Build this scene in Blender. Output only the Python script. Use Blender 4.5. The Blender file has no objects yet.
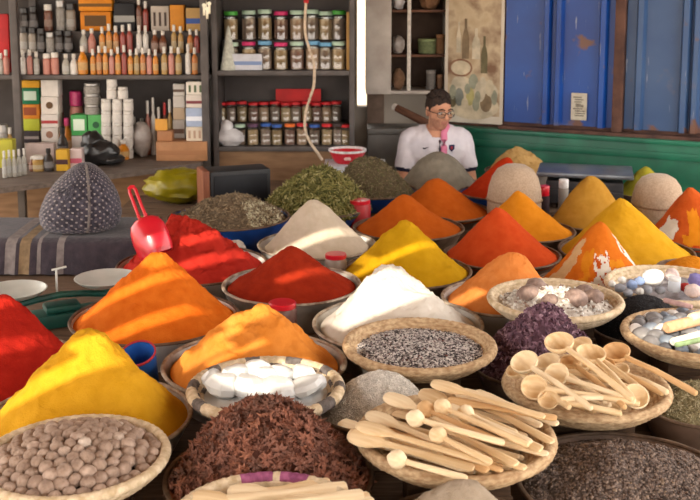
import bpy, bmesh, math, random
import numpy as np
from mathutils import Vector, Matrix, noise, Euler
random.seed(7); RNG=np.random.default_rng(7)
PI=math.pi
SC=bpy.context.scene
COL=SC.collection
# ---------------------------------------------------------------- camera numbers
F=1000.0; PPY=130.5; TH=math.radians(8); CZ=1.75
def ray(px,py):
    u=(px-350)/F; v=(PPY-py)/F
    return Vector((u, math.cos(TH)+v*math.sin(TH), -math.sin(TH)+v*math.cos(TH)))
def at(px,py,z=None,Y=None):
    d=ray(px,py); t=(z-CZ)/d.z if z is not None else Y/d.y
    return Vector((0,0,CZ))+d*t
# ---------------------------------------------------------------- materials
def lin(c):
    return tuple(((v/255)/12.92 if v/255<=.04045 else ((v/255+.055)/1.055)**2.4) for v in c)+(1,)
MATS={}
def mat(name,c1,c2=None,scale=40,rough=.8,bump=0,bscale=None,metal=0,spec=.3,tex='noise',detail=4,c3=None,trans=0,stretch=None,contrast=(.35,.65),coat=0,sheen=0,emit=0):
    if name in MATS: return MATS[name]
    m=bpy.data.materials.new(name); m.use_nodes=True; nt=m.node_tree; N=nt.nodes; L=nt.links
    b=N['Principled BSDF']; b.inputs['Roughness'].default_value=rough; b.inputs['Metallic'].default_value=metal
    b.inputs['Specular IOR Level'].default_value=spec
    if coat: b.inputs['Coat Weight'].default_value=coat; b.inputs['Coat Roughness'].default_value=.08
    if trans: b.inputs['Transmission Weight'].default_value=trans
    if sheen: b.inputs['Sheen Weight'].default_value=sheen
    b.inputs['Base Color'].default_value=lin(c1)
    tc=N.new('ShaderNodeTexCoord'); src=tc.outputs['Object']
    if stretch:
        mp=N.new('ShaderNodeMapping'); mp.inputs['Scale'].default_value=stretch
        L.new(src,mp.inputs['Vector']); src=mp.outputs['Vector']
    if c2 is not None:
        if tex=='voronoi':
            t=N.new('ShaderNodeTexVoronoi'); t.inputs['Scale'].default_value=scale
            sp=N.new('ShaderNodeSeparateColor'); L.new(t.outputs['Color'],sp.inputs[0]); out=sp.outputs[0]
        elif tex=='wave':
            t=N.new('ShaderNodeTexWave'); t.inputs['Scale'].default_value=scale; t.inputs['Distortion'].default_value=4
            t.inputs['Detail'].default_value=3; out=t.outputs['Fac']
        else:
            t=N.new('ShaderNodeTexNoise'); t.inputs['Scale'].default_value=scale; t.inputs['Detail'].default_value=detail; out=t.outputs['Fac']
        L.new(src,t.inputs['Vector'])
        r=N.new('ShaderNodeValToRGB'); e=r.color_ramp.elements
        e[0].position=contrast[0]; e[1].position=contrast[1]; e[0].color=lin(c1); e[1].color=lin(c2)
        if c3 is not None:
            x=r.color_ramp.elements.new((contrast[0]+contrast[1])/2); x.color=lin(c3)
        L.new(out,r.inputs['Fac']); L.new(r.outputs['Color'],b.inputs['Base Color'])
    if bump:
        n=N.new('ShaderNodeTexNoise'); n.inputs['Scale'].default_value=bscale or scale; n.inputs['Detail'].default_value=6
        L.new(src,n.inputs['Vector'])
        bp=N.new('ShaderNodeBump'); bp.inputs['Strength'].default_value=bump; bp.inputs['Distance'].default_value=.01
        L.new(n.outputs['Fac'],bp.inputs['Height']); L.new(bp.outputs['Normal'],b.inputs['Normal'])
    MATS[name]=m; return m
def glassmat(name,tint=(255,255,255),gl=.14):
    if name in MATS: return MATS[name]
    m=bpy.data.materials.new(name); m.use_nodes=True; nt=m.node_tree; N=nt.nodes; L=nt.links
    N.remove(N['Principled BSDF']); o=N['Material Output']
    t=N.new('ShaderNodeBsdfTransparent'); t.inputs[0].default_value=lin(tint)
    g=N.new('ShaderNodeBsdfGlossy'); g.inputs['Roughness'].default_value=.12
    x=N.new('ShaderNodeMixShader'); x.inputs[0].default_value=gl
    L.new(t.outputs[0],x.inputs[1]); L.new(g.outputs[0],x.inputs[2]); L.new(x.outputs[0],o.inputs['Surface'])
    MATS[name]=m; return m
def powder(name,c1,c2):
    return mat('powder_'+name,c1,c2,scale=26,rough=.95,bump=.35,bscale=260,spec=.08,detail=8,contrast=(.3,.7))
# ---------------------------------------------------------------- mesh builder
class MB:
    def __init__(s): s.v=[]; s.f=[]; s.m=[]
    def add(s,v,f,mi=0,M=None):
        o=len(s.v)
        if M is not None: v=[M@Vector(p) for p in v]
        s.v.extend([tuple(p) for p in v]); s.f.extend([tuple(i+o for i in q) for q in f]); s.m.extend([mi]*len(f))
    def box(s,x0,y0,z0,x1,y1,z1,mi=0,M=None):
        v=[(x0,y0,z0),(x1,y0,z0),(x1,y1,z0),(x0,y1,z0),(x0,y0,z1),(x1,y0,z1),(x1,y1,z1),(x0,y1,z1)]
        s.add(v,[(3,2,1,0),(4,5,6,7),(0,1,5,4),(1,2,6,5),(2,3,7,6),(3,0,4,7)],mi,M)
    def rbox(s,x0,y0,z0,x1,y1,z1,r=.005,mi=0,M=None):
        bm=bmesh.new(); bmesh.ops.create_cube(bm,size=1)
        for q in bm.verts: q.co=Vector(((x0+x1)/2+q.co.x*(x1-x0),(y0+y1)/2+q.co.y*(y1-y0),(z0+z1)/2+q.co.z*(z1-z0)))
        bmesh.ops.bevel(bm,geom=list(bm.edges),offset=r,segments=2,affect='EDGES',profile=.6)
        bm.verts.index_update()
        s.add([q.co.copy() for q in bm.verts],[[q.index for q in f.verts] for f in bm.faces],mi,M); bm.free()
    def lathe(s,prof,n=32,mi=0,M=None,close=True):
        v=[];f=[]
        for r,z in prof:
            for i in range(n):
                a=2*PI*i/n; v.append((r*math.cos(a),r*math.sin(a),z))
        k=len(prof)
        for j in range(k-1):
            for i in range(n):
                i2=(i+1)%n; f.append((j*n+i,j*n+i2,(j+1)*n+i2,(j+1)*n+i))
        if close: f.append(tuple(range(n-1,-1,-1))); f.append(tuple((k-1)*n+i for i in range(n)))
        s.add(v,f,mi,M)
    def tube(s,pts,rad,n=8,mi=0,M=None,flat=None):
        pts=[Vector(p) for p in pts]; k=len(pts)
        rad=rad if isinstance(rad,(list,tuple)) else [rad]*k
        v=[];f=[]; up=Vector((0,0,1))
        for j,p in enumerate(pts):
            t=(pts[min(j+1,k-1)]-pts[max(j-1,0)]).normalized()
            u=up if abs(t.dot(up))<.95 else Vector((0,1,0))
            a=t.cross(u).normalized(); b=a.cross(t).normalized()
            r=rad[j]; ra,rb=(r if isinstance(r,tuple) else (r,r))
            for i in range(n):
                w=2*PI*i/n; v.append(p+a*(ra*math.cos(w))+b*(rb*math.sin(w)))
        for j in range(k-1):
            for i in range(n):
                i2=(i+1)%n; f.append((j*n+i,j*n+i2,(j+1)*n+i2,(j+1)*n+i))
        f.append(tuple(range(n-1,-1,-1))); f.append(tuple((k-1)*n+i for i in range(n)))
        s.add(v,f,mi,M)
    def blob(s,c,r,n=12,m=8,mi=0,M=None,noi=0,fq=3,seed=0,flatten=None):
        v=[];f=[]; rx,ry,rz=r if isinstance(r,(tuple,list)) else (r,r,r)
        for j in range(m+1):
            ph=PI*j/m-PI/2
            for i in range(n):
                a=2*PI*i/n; d=Vector((math.cos(ph)*math.cos(a),math.cos(ph)*math.sin(a),math.sin(ph)))
                q=1+(noi*noise.fractal(d*fq+Vector((seed*7.3,seed*3.1,0)),.8,2,3) if noi else 0)
                v.append((c[0]+d.x*rx*q,c[1]+d.y*ry*q,c[2]+d.z*rz*q))
        for j in range(m):
            for i in range(n):
                i2=(i+1)%n; f.append((j*n+i,j*n+i2,(j+1)*n+i2,(j+1)*n+i))
        s.add(v,f,mi,M)
    def build(s,name,mats,parent=None,loc=(0,0,0),rot=(0,0,0),smooth=True,ang=40):
        me=bpy.data.meshes.new(name); me.from_pydata(s.v,[],s.f); me.update()
        for m in (mats if isinstance(mats,(list,tuple)) else [mats]): me.materials.append(m)
        me.polygons.foreach_set('material_index',s.m)
        bm=bmesh.new(); bm.from_mesh(me)
        bmesh.ops.remove_doubles(bm,verts=bm.verts,dist=1e-6)
        bmesh.ops.recalc_face_normals(bm,faces=bm.faces)
        if smooth:
            A=math.radians(ang)
            for f in bm.faces: f.smooth=True
            for e in bm.edges:
                if len(e.link_faces)==2 and e.calc_face_angle(0)>A: e.smooth=False
        bm.to_mesh(me); bm.free()
        o=bpy.data.objects.new(name,me); COL.objects.link(o); o.location=loc; o.rotation_euler=rot
        if parent: o.parent=parent
        return o
def tag(o,label=None,cat=None,group=None,kind=None):
    if label: o['label']=label
    if cat: o['category']=cat
    if group: o['group']=group
    if kind: o['kind']=kind
    return o
def thing(name,label,cat,loc=(0,0,0),rot=(0,0,0),group=None,kind=None):
    o=bpy.data.objects.new(name,None); o.empty_display_size=.05; COL.objects.link(o)
    o.location=loc; o.rotation_euler=rot
    return tag(o,label,cat,group,kind)
def dup(root,loc,rot=None,scale=None,label=None,group=None,swap=None):
    r=root.copy(); COL.objects.link(r); r.location=loc
    if rot is not None: r.rotation_euler=rot
    if scale is not None: r.scale=(scale,)*3 if not isinstance(scale,(tuple,list)) else scale
    if label: r['label']=label
    if group: r['group']=group
    for ch in list(root.children):
        c=ch.copy(); COL.objects.link(c); c.parent=r
        for g in ch.children:
            d=g.copy(); COL.objects.link(d); d.parent=c
    return r
def struct(name,mb,mats,**k):
    o=mb.build(name,mats,**k); o['kind']='structure'; return o
def basis(d,up=(0,0,1)):
    d=Vector(d).normalized(); u=Vector(up)
    if abs(d.dot(u))>.98: u=Vector((0,1,0))
    y=u.cross(d).normalized(); z=d.cross(y)
    return Matrix((d,y,z)).transposed().to_4x4()
ORD=['first','second','third','fourth','fifth','sixth','seventh','eighth','ninth','tenth','eleventh','twelfth','thirteenth','fourteenth','fifteenth','sixteenth','seventeenth','eighteenth','nineteenth','twentieth','twenty-first','twenty-second','twenty-third','twenty-fourth','twenty-fifth','twenty-sixth','twenty-seventh','twenty-eighth','twenty-ninth','thirtieth','thirty-first','thirty-second','thirty-third','thirty-fourth','thirty-fifth','thirty-sixth','thirty-seventh','thirty-eighth']
# scatter of small grains merged into one mesh (numpy)
def scatter(name,tmpls,P,N3,S,mats,mi,parent=None,loc=(0,0,0),spin=True,tilt=.5,smooth=True,flatz=None):
    V=[];Fa=[];MI=[];o=0
    k=len(P)
    for i in range(k):
        tv,tf=tmpls[i%len(tmpls)]
        n=Vector(N3[i])+Vector(RNG.normal(0,tilt,3)); n.normalize()
        B=basis(n).to_3x3()           # x axis = normal
        a=RNG.uniform(0,2*PI); Q=np.array(B)@np.array(Matrix.Rotation(a,3,'X'))
        # template z axis -> normal : map (x,y,z)->(z,x,y)
        w=tv[:,[2,0,1]]*S[i]
        V.append(w@Q.T+np.array(P[i])); 
        for q in tf: Fa.append(tuple(x+o for x in q))
        MI.extend([int(mi[i])]*len(tf)); o+=len(tv)
    V=np.concatenate(V)
    me=bpy.data.meshes.new(name); me.from_pydata(V.tolist(),[],Fa); me.update()
    for m in mats: me.materials.append(m)
    me.polygons.foreach_set('material_index',MI)
    me.polygons.foreach_set('use_smooth',[smooth]*len(me.polygons))
    ob=bpy.data.objects.new(name,me); COL.objects.link(ob); ob.location=loc
    if parent: ob.parent=parent
    return ob
def t_octa(a,b,c):
    return (np.array([(a,0,0),(0,b,0),(-a,0,0),(0,-b,0),(0,0,c),(0,0,-c)],float),[(0,1,4),(1,2,4),(2,3,4),(3,0,4),(1,0,5),(2,1,5),(3,2,5),(0,3,5)])
def t_twig(l,r,bend=.2):
    v=[];f=[]
    for j,x in enumerate((-1,-.3,.4,1)):
        rr=r*(.6 if j in(0,3) else 1)
        for i in range(4):
            w=PI/2*i; v.append((x*l,bend*l*x*x+rr*math.cos(w),rr*math.sin(w)))
    for j in range(3):
        for i in range(4): f.append((j*4+i,j*4+(i+1)%4,j*4+4+(i+1)%4,j*4+4+i))
    f+= [(3,2,1,0),(12,13,14,15)]
    return (np.array(v),f)
def t_flake(s,seed):
    r=np.random.default_rng(seed); v=[];f=[]
    n=6
    for L,zz in ((0,.06*s),(1,-.06*s)):
        v.append((0,0,zz+.25*s))
        for i in range(n):
            a=2*PI*i/n; q=s*(r.uniform(.5,1.2) if L==0 else 1); 
            if L==0: rad=[*(locals().get('rad') or []),q] if i else [q]
            v.append((rad[i]*math.cos(a),rad[i]*.7*math.sin(a),zz+.3*s*math.sin(2*a+seed)))
    for i in range(n):
        j=(i+1)%n
        f.append((0,1+i,1+j)); f.append((n+1,n+2+j,n+2+i)); f.append((1+i,n+2+i,n+2+j,1+j))
    return (np.array(v),f)
# ---------------------------------------------------------------- heaps
class Heap:
    """slanted cone/dome: k=0 at the apex, k=1 at the foot"""
    def __init__(s,R,H,apex=(0,0),flare=.3,rnd=.10,noi=.01,fq=9,seed=0,ridge=None,steps=0,dome=0,squash=1):
        s.__dict__.update(locals())
    def prof(s,k):
        e=s.rnd; q=(math.sqrt(k*k+e*e)-e)/(math.sqrt(1+e*e)-e)
        c=(1-q)*(1-s.flare)+s.flare*(1-q)**2
        if s.dome: c=c*(1-s.dome)+s.dome*math.cos(q*PI/2)**1.2
        return c
    def pt(s,k,a,raw=False):
        x=s.apex[0]*(1-k)+s.R*k*math.cos(a); y=(s.apex[1]*(1-k)+s.R*k*math.sin(a))*s.squash
        h=s.prof(k)
        if s.ridge:
            for (ra,amp,wd,k0) in s.ridge:
                d=(a-ra+PI)%(2*PI)-PI
                h+=amp*math.exp(-(d/wd)**2)*max(0,math.sin(PI*min(1,k/k0)))**1 if k<k0 else 0
        z=s.H*h
        if s.steps and 0.02<k<.98:
            st=s.steps; w=z+.006*noise.noise(Vector((x*14,y*14,s.seed)))
            g=(w/st)%1; z=z*.45+.55*(math.floor(w/st)+min(1,g*g*2.2))*st
        if not raw and s.noi:
            z+=s.noi*(noise.fractal(Vector((x*s.fq+s.seed,y*s.fq-s.seed,z*s.fq)),.7,2,5))*min(1,(1-k)*6)
            z+=s.noi*.22*noise.noise(Vector((x*90,y*90,z*90+s.seed)))*min(1,(1-k)*6)
        return Vector((x,y,z))
    def nrm(s,k,a):
        e=.04; p=s.pt(k,a,True); t1=s.pt(min(1,k+e),a,True)-s.pt(max(.001,k-e),a,True); t2=s.pt(max(k,.05),a+.1,True)-s.pt(max(k,.05),a-.1,True)
        n=t1.cross(t2); 
        if n.length<1e-9: return Vector((0,0,1))
        n.normalize(); return n if n.z>0 else -n
    def mesh(s,rings=56,seg=120,skirt=(.75,-.06),sector=None):
        mb=MB(); v=[];f=[];mi=[]
        v.append(s.pt(0,0))
        for j in range(1,rings+1):
            k=(j/rings)
            for i in range(seg): v.append(s.pt(k,2*PI*i/seg))
        for i in range(seg):
            a=2*PI*i/seg; v.append(Vector((s.R*skirt[0]*math.cos(a),s.R*skirt[0]*math.sin(a)*s.squash,skirt[1])))
        for i in range(seg): f.append((0,1+i,1+(i+1)%seg)); mi.append(sector(0,2*PI*i/seg) if sector else 0)
        for j in range(rings):
            for i in range(seg):
                i2=(i+1)%seg; f.append((1+j*seg+i,1+(j+1)*seg+i,1+(j+1)*seg+i2,1+j*seg+i2))
                mi.append(sector((j+1)/rings,2*PI*(i+.5)/seg) if sector else 0)
        b=1+rings*seg; f.append(tuple(b+i for i in range(seg-1,-1,-1))); mi.append(0)
        mb.v=[tuple(p) for p in v]; mb.f=f; mb.m=mi
        return mb
    def sample(s,n,kmax=.99,kmin=0):
        P=[];N=[]
        for _ in range(n):
            k=math.sqrt(random.uniform(kmin**2,kmax**2)); a=random.uniform(0,2*PI)
            P.append(s.pt(k,a)); N.append(s.nrm(k,a))
        return P,N
# ---------------------------------------------------------------- layout of trays and baskets: pixel centre, width, rim height
TZ=.60
LAY={'nutmeg':(74.4,452.2,189.6,0.793),'anise':(269.4,473.6,211.3,0.717),'sticks':(266.0,516.9,200.0,0.792),'greytip':(458.8,532.9,177.1,0.717),
'spatulas':(455.4,430.9,200,0.792),'ladles':(585.9,382.3,166.2,0.769),'grain':(630.2,480.5,228.7,0.691),'herbR':(699.5,402.2,121.1,0.688),
'stones':(697.0,330.3,148.0,0.779),'cosm':(671.1,281.9,130.1,0.769),'black':(643.9,327.0,107.5,0.694),'shells':(555.2,296.4,134.9,0.796),
'hib':(541.6,362.6,141.9,0.694),'chia':(419.5,341.3,154.0,0.794),'flour':(397.9,321.7,171.7,0.716),'poppy':(376.8,405.4,129.2,0.714),
'salt':(265.9,383.1,157.8,0.793),'mango':(254.6,361.8,185.5,0.714),'orange':(155.0,315.8,168.6,0.712),'yellowL':(87.1,415.8,209.6,0.718),
'redL':(-10.2,367.8,189.8,0.689),'redM':(291.7,283.2,139.9,0.725),'coral':(192.4,263.6,151.6,0.694),'cream':(316.9,243.1,119.4,0.703),
'yellowB':(406.2,269.2,131.7,0.696),'peach':(503.3,296.1,124.6,0.701),'redor':(501.8,253.3,117.7,0.680),'br1':(408.6,226.5,111.9,0.698),
'br2':(439.2,209.6,104.1,0.668),'greenherb':(316.4,204.9,110.0,0.701),'brherb':(372.4,189.4,90.7,0.691),'mixherb':(228.5,215.6,123.2,0.742),
'grey':(438.9,183.5,84.9,0.662),'redB':(495.8,191.6,75.1,0.692),'tan':(519.8,169.8,70.4,0.697),'orY':(523.8,229.3,103.1,0.671),
'must':(590.4,220.0,85.1,0.653),'yelR':(626.1,249.9,134.5,0.677),'pat1':(596.7,285.0,125.0,0.666),'pat2':(695.3,236.4,100.4,0.654),'edge':(694.5,268.1,74.7,0.716)}
def spot(n):
    px,py,w,z=LAY[n]; p=at(px,py,z); d=ray(px,py); t=(z-CZ)/d.z
    return p, w/2/F*t
M_steel=mat('tray_steel',(150,144,136),(184,177,168),scale=14,rough=.42,metal=.3,bump=.05,bscale=30)
M_enamel=mat('tray_enamel',(216,214,210),(186,182,176),scale=9,rough=.35,spec=.5,contrast=(.45,.75))
M_blue=mat('tray_blue',(30,78,160),(24,58,120),scale=8,rough=.35,spec=.5)
M_dark=mat('tray_dark',(96,78,66),(124,102,88),scale=12,rough=.6,bump=.1)
M_brn=mat('tray_brown',(104,82,66),(140,116,96),scale=14,rough=.5,metal=.3)
M_rimb=mat('rim_brown',(120,98,80),(84,66,54),scale=30,rough=.6,metal=.2)
M_rimw=mat('rim_worn',(196,184,168),(136,116,100),scale=30,rough=.6,metal=.3)
PANM={'steel':M_steel,'enamel':M_enamel,'blue':M_blue,'dark':M_dark,'brown':M_brn}
def pan(key,kind,label,name='tray',rimm=None):
    p,R=spot(key); D=p.z-TZ-.001
    t=thing(name,label,'tray',(p.x,p.y,TZ+.001))
    w=.006; b=.74*R
    m=MB(); m.lathe([(b,0),(b+.004,.0),(.93*R,D*.7),(R-.004,D-.006),(R-.004-w,D-.006),(.93*R-w,D*.7),(b-w,.008)],n=72)
    m.build('bowl',PANM[kind],t)
    rr=MB(); n=72; q=8; v=[];f=[]
    for i in range(n):
        a=2*PI*i/n; wob=.0012*noise.noise(Vector((math.cos(a)*4,math.sin(a)*4,p.x*9)))
        for j in range(q):
            c=2*PI*j/q; rad=R-.006+.006*math.cos(c); v.append((rad*math.cos(a),rad*math.sin(a),D-.004+.005*math.sin(c)+wob))
    for i in range(n):
        for j in range(q): f.append((i*q+j,((i+1)%n)*q+j,((i+1)%n)*q+(j+1)%q,i*q+(j+1)%q))
    rr.add(v,f); rr.build('rim',rimm or (M_rimw if key in ('mango','redM','flour','cream','peach','yellowL','redL') else M_rimb),t)
    return p,R,D
def cone(key,apex,kind,m,tlabel,hlabel,cat='spice',name='spice_heap',rimm=None,fill=.965,sector=None,tname='tray',kindtag=None,**kw):
    p,R,D=pan(key,kind,tlabel,tname,rimm)
    lev=p.z-.016
    Rh=R*fill-.008
    d=ray(*apex); 
    yy=p.y+kw.pop('back',0.0)
    A=Vector((0,0,CZ))+d*(yy/d.y)
    h=Heap(Rh,A.z-lev,(A.x-p.x,yy-p.y),seed=len(LAY)+p.x*10,**kw)
    o=h.mesh(skirt=(.73*R/Rh,-(D-.026)),sector=sector,seg=192 if sector else 120).build(name,m,loc=(p.x,p.y,lev),ang=80)
    tag(o,hlabel,cat,kind=kindtag)
    return h,o,p,R,lev
# ---------------------------------------------------------------- baskets
M_straw=mat('straw',(206,180,144),(166,134,100),scale=60,rough=.85,bump=.5,bscale=120,stretch=(1,1,2.5))
M_strawd=mat('straw_dark',(176,140,98),(126,94,62),scale=60,rough=.85,bump=.5,bscale=120)
M_strawl=mat('straw_pale',(226,208,180),(192,170,136),scale=60,rough=.85,bump=.4,bscale=120)
M_bgrey=mat('straw_grey',(122,114,110),(92,84,82),scale=60,rough=.85,bump=.4,bscale=120)
M_bpurp=mat('straw_purple',(168,96,134),(128,66,102),scale=60,rough=.85,bump=.4,bscale=120)
def coil_ring(R,z,r,n=144,lobes=72,amp=.17,ph=0):
    q=8; v=[];f=[];ang=[]
    for i in range(n):
        a=2*PI*i/n; rr=r*(1+amp*abs(math.sin(lobes*a/2+ph)))
        for j in range(q):
            c=2*PI*j/q; rad=R+rr*math.cos(c); v.append((rad*math.cos(a),rad*math.sin(a),z+rr*math.sin(c)))
    for i in range(n):
        for j in range(q): f.append((i*q+j,((i+1)%n)*q+j,((i+1)%n)*q+(j+1)%q,i*q+(j+1)%q)); ang.append(2*PI*(i+.5)/n)
    return v,f,ang
def basket(key,label,stand,mats=(None,),pattern=None,D=.066,rim=.0105,coils=5,flare=.66,tilt=(0,0)):
    p,R=spot(key)
    mats=[M_straw if m is None else m for m in mats]
    if stand:
        s=MB(); q=R*.5; H=p.z-D-TZ-.003; s.rbox(-q,-q*.8,0,q,q*.8,H,.004)
        for k in (-1,1): s.rbox(-q-.004,k*q*.8-.006,H*.3,q+.004,k*q*.8+.006,H*.7,.002)
        o=s.build('display_stand',mat('stand_wood',(60,44,32),(84,62,44),scale=20,rough=.8,stretch=(1,8,8)),loc=(p.x,p.y,TZ+.001)); tag(o,stand,'stand')
    t=thing('basket',label,'basket',(p.x,p.y,p.z-D),(tilt[0],tilt[1],0))
    body=MB()
    for c in range(coils):
        k=c/coils; r=R*flare+(R-R*flare)*k**.75-rim
        v,f,an=coil_ring(r,.011+(D-.022)*k**1.3,.0098,ph=c)
        o=len(body.v); body.v+=v; body.f+=[tuple(i+o for i in q) for q in f]; body.m+=[(pattern(a,c) if pattern else 0) for a in an]
    body.lathe([(R*flare-.004,.004),(R*flare-.004,.012)],n=72)
    body.build('bowl',mats,t,ang=60)
    rb=MB(); v,f,an=coil_ring(R-rim,D-rim,rim,lobes=84)
    rb.v=v; rb.f=f; rb.m=[(pattern(a,coils) if pattern else 0) for a in an]
    rb.build('rim',mats,t,ang=60)
    return p,R,D,t
# ================================================================ TABLES
M_tbl=mat('table_wood',(84,66,52),(112,90,72),scale=10,rough=.8,stretch=(1,9,9),bump=.1)
def table(name,label,x0,y0,x1,y1):
    t=thing(name,label,'table',((x0+x1)/2,(y0+y1)/2,0)); a=(x1-x0)/2; b=(y1-y0)/2
    m=MB(); n=7
    for i in range(n):
        u=-b+2*b*i/n; m.rbox(-a,u+.002,TZ-.035,a,u+2*b/n-.002,TZ,.003)
    m.build('tabletop',M_tbl,t)
    for sx in (-1,1):
        for sy in (-1,1):
            l=MB(); l.rbox(sx*(a-.06)-.03,sy*(b-.06)-.03,0.001,sx*(a-.06)+.03,sy*(b-.06)+.03,TZ-.036,.003); l.build('leg',M_tbl,t)
    return t
table('display_table','low dark plank table carrying the nearer trays and baskets of spices',-1.62,1.45,1.98,4.45)
table('display_table','low dark plank table carrying the blue dishes and far cones',-1.22,4.46,1.98,5.55)
table('display_table','narrow dark plank table carrying the grey and tan heaps at the back',-.79,5.56,1.54,6.01)
# ================================================================ POWDER CONES
P_red=powder('red',(144,26,18),(164,36,24)); P_redm=powder('redm',(136,36,16),(154,46,22)); P_coral=powder('coral',(160,36,28),(178,48,36))
P_or=powder('orange',(196,92,18),(210,110,32)); P_mango=powder('mango',(208,124,44),(220,140,62)); P_yel=powder('yellow',(192,140,24),(204,152,36))
P_yelb=powder('yellowb',(176,132,10),(188,144,22)); P_cream=powder('cream',(186,172,152),(198,184,166)); P_white=powder('white',(206,198,186),(216,208,198))
P_peach=powder('peach',(208,122,56),(218,138,74)); P_redor=powder('redorange',(178,62,22),(190,74,32)); P_brown=powder('brownorange',(164,74,14),(176,86,24))
P_orY=powder('amber',(192,116,18),(204,128,32)); P_must=powder('mustard',(166,120,42),(178,132,54)); P_yelR=powder('goldyellow',(188,138,22),(198,148,36))
P_grey=powder('grey',(118,112,100),(136,128,114)); P_redB=powder('redback',(156,40,12),(170,52,20)); P_tan=powder('tan',(164,128,76),(190,156,102))
P_burnt=powder('burnt',(186,94,20),(200,108,32)); P_rust=powder('rust',(168,70,22),(184,84,34)); P_buff=powder('buff',(188,152,108),(202,168,128))
P_greypale=powder('greypale',(150,136,118),(168,154,138)); P_olive=powder('olive',(136,128,34),(150,140,48))
D=math.radians
cone('redL',(2,300),'enamel',P_red,'white enamel tray under the deep red spice at the left edge','deep red spice heap at the left edge beside the balance scale',ridge=[(D(250),.08,.5,.8)],noi=.014,flare=.1,rnd=.25)
cone('orange',(160,254),'enamel',P_or,'white enamel tray with worn rim under the tall orange heap','tall bright orange spice heap in front of the red scoop',ridge=[(D(205),.10,.5,.9),(D(300),.05,.6,.8)],noi=.012,flare=.22,fill=.975,rnd=.13,rimm=M_rimb)
cone('yellowL',(90,331),'steel',P_yel,'metal tray under the yellow heap behind the nutmeg basket','large bright yellow spice heap behind the basket of nutmegs',ridge=[(D(190),.06,.5,.9),(D(330),.07,.6,.9)],noi=.012,flare=.2,fill=.985,rnd=.16)
cone('mango',(263,303),'steel',P_mango,'dented metal tray under the pale orange ridged heap','pale orange ridged spice heap behind the white crystal basket',ridge=[(D(195),.16,.55,.95),(D(300),.06,.5,.7)],noi=.016,flare=.12,fill=.93,rnd=.12)
cone('redM',(290,247),'steel',P_redm,'metal tray with pale rim under the brick red heap','brick red spice cone in the middle of the left half',noi=.009,flare=.22,fill=.95,rnd=.16,ridge=[(D(270),.06,.6,.9)])
cone('coral',(188,222),'enamel',P_coral,'dark-rimmed tray under the scooped-out crimson heap','crimson spice heap with scooped ledges holding the red scoop',noi=.022,flare=.1,fill=.95,rnd=.22,rimm=M_rimb,steps=.05,ridge=[(D(180),.25,.8,.9),(D(340),.1,.6,.9)],fq=12)
cone('cream',(314,200),'enamel',P_cream,'white tray under the smooth cream powder heap','smooth cream-beige powder heap between green herbs and brick red cone',noi=.007,flare=.3,fill=.90,rnd=.22,dome=.25)
cone('yellowB',(405,220),'brown',P_yelb,'brown tray under the yellow heap left of the red-orange one','mustard-yellow spice heap behind the white powder',noi=.010,flare=.2,fill=.985,rnd=.14,ridge=[(D(200),.05,.5,.9)])
cone('flour',(389,266),'steel',P_white,'grey metal tray under the bright white powder','bright white powder heap behind the basket of black and white seeds',cat='powder',name='powder_heap',noi=.018,flare=.22,fill=.93,rnd=.14,ridge=[(D(205),.14,.35,.95),(D(180),-.08,.25,.9),(D(345),.08,.5,.9)])
cone('peach',(513,252),'enamel',P_peach,'white enamel dish under the peach-orange heap','rounded peach-orange spice heap behind the shell basket',noi=.012,flare=.1,fill=.92,rnd=.22,ridge=[(D(190),.02,.5,.9),(D(350),.12,.5,.8)])
cone('redor',(497,208),'brown',P_redor,'brown tray under the smooth red-orange cone','smooth red-orange spice cone behind the peach heap',noi=.006,flare=.2,fill=.99,rnd=.14)
cone('br1',(404,195),'brown',P_brown,'brown tray under the nearer brown-orange cone','brown-orange spice cone directly behind the mustard-yellow heap',noi=.006,flare=.25,fill=.99,rnd=.12)
cone('br2',(436,178),'brown',P_brown,'brown tray under the farther brown-orange cone','brown-orange spice cone in front of the grey heap and seated man',noi=.006,flare=.22,fill=.99,rnd=.14)
cone('orY',(518,192),'brown',P_orY,'brown tray under the amber cone beside the beige bundle','amber-yellow spice cone in front of the tied beige bundle',noi=.006,flare=.2,fill=.98,rnd=.13)
cone('must',(592,176),'dark',P_must,'dark tray under the blunt mustard-brown cone','blunt mustard-brown spice cone in front of the weighing scale',noi=.007,flare=.12,fill=.97,rnd=.42)
cone('yelR',(621,199),'brown',P_yelR,'brown metal tray under the large golden cone','large golden yellow spice cone right of the mustard-brown one',noi=.008,flare=.22,fill=.985,rnd=.13)
cone('grey',(438,153),'steel',P_grey,'tray under the grey heap before the seated man','grey powder heap directly in front of the seated man',cat='powder',name='powder_heap',noi=.010,flare=.05,fill=.98,rnd=.4,dome=.5)
cone('redB',(508,158),'blue',P_redB,'dark blue dish under the farthest red heap','small dark red heap behind the tied beige bundle',noi=.008,flare=.2,rnd=.2)
cone('tan',(517,148),'steel',P_tan,'tray under the grainy tan heap by the green panel','grainy tan heap at the back against the green panel',cat='spice',noi=.014,flare=.05,rnd=.3,dome=.4,fq=20)
def band(a): return math.degrees(a)%360
def sect1(k,a):
    g=band(a)+14*noise.noise(Vector((math.cos(a)*5,math.sin(a)*5,k*7))); kk=k+.09*noise.noise(Vector((math.cos(a)*6,math.sin(a)*6,3)))
    if 184<g<214 and kk>.28: return 3
    if 214<=g<228: return 0
    if 226<=g<246 and kk>.35: return 1
    if 250<g<280 and kk>.40: return 2 if noise.noise(Vector((math.cos(a)*14,math.sin(a)*14,k*16)))<.25 else 4
    if 282<g<312 and kk>.45: return 1
    if 312<=g<322 and kk>.6: return 3
    if 330<g<352 and kk>.25: return 2
    return 0
cone('pat1',(600,222),'brown',[P_burnt,P_orY,P_white,P_buff,P_rust],'tray under the streaked cone behind the shell basket','orange spice cone streaked with yellow and white, behind the cosmetic-stone basket',noi=.007,flare=.2,fill=.985,rnd=.12,sector=sect1)
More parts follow.
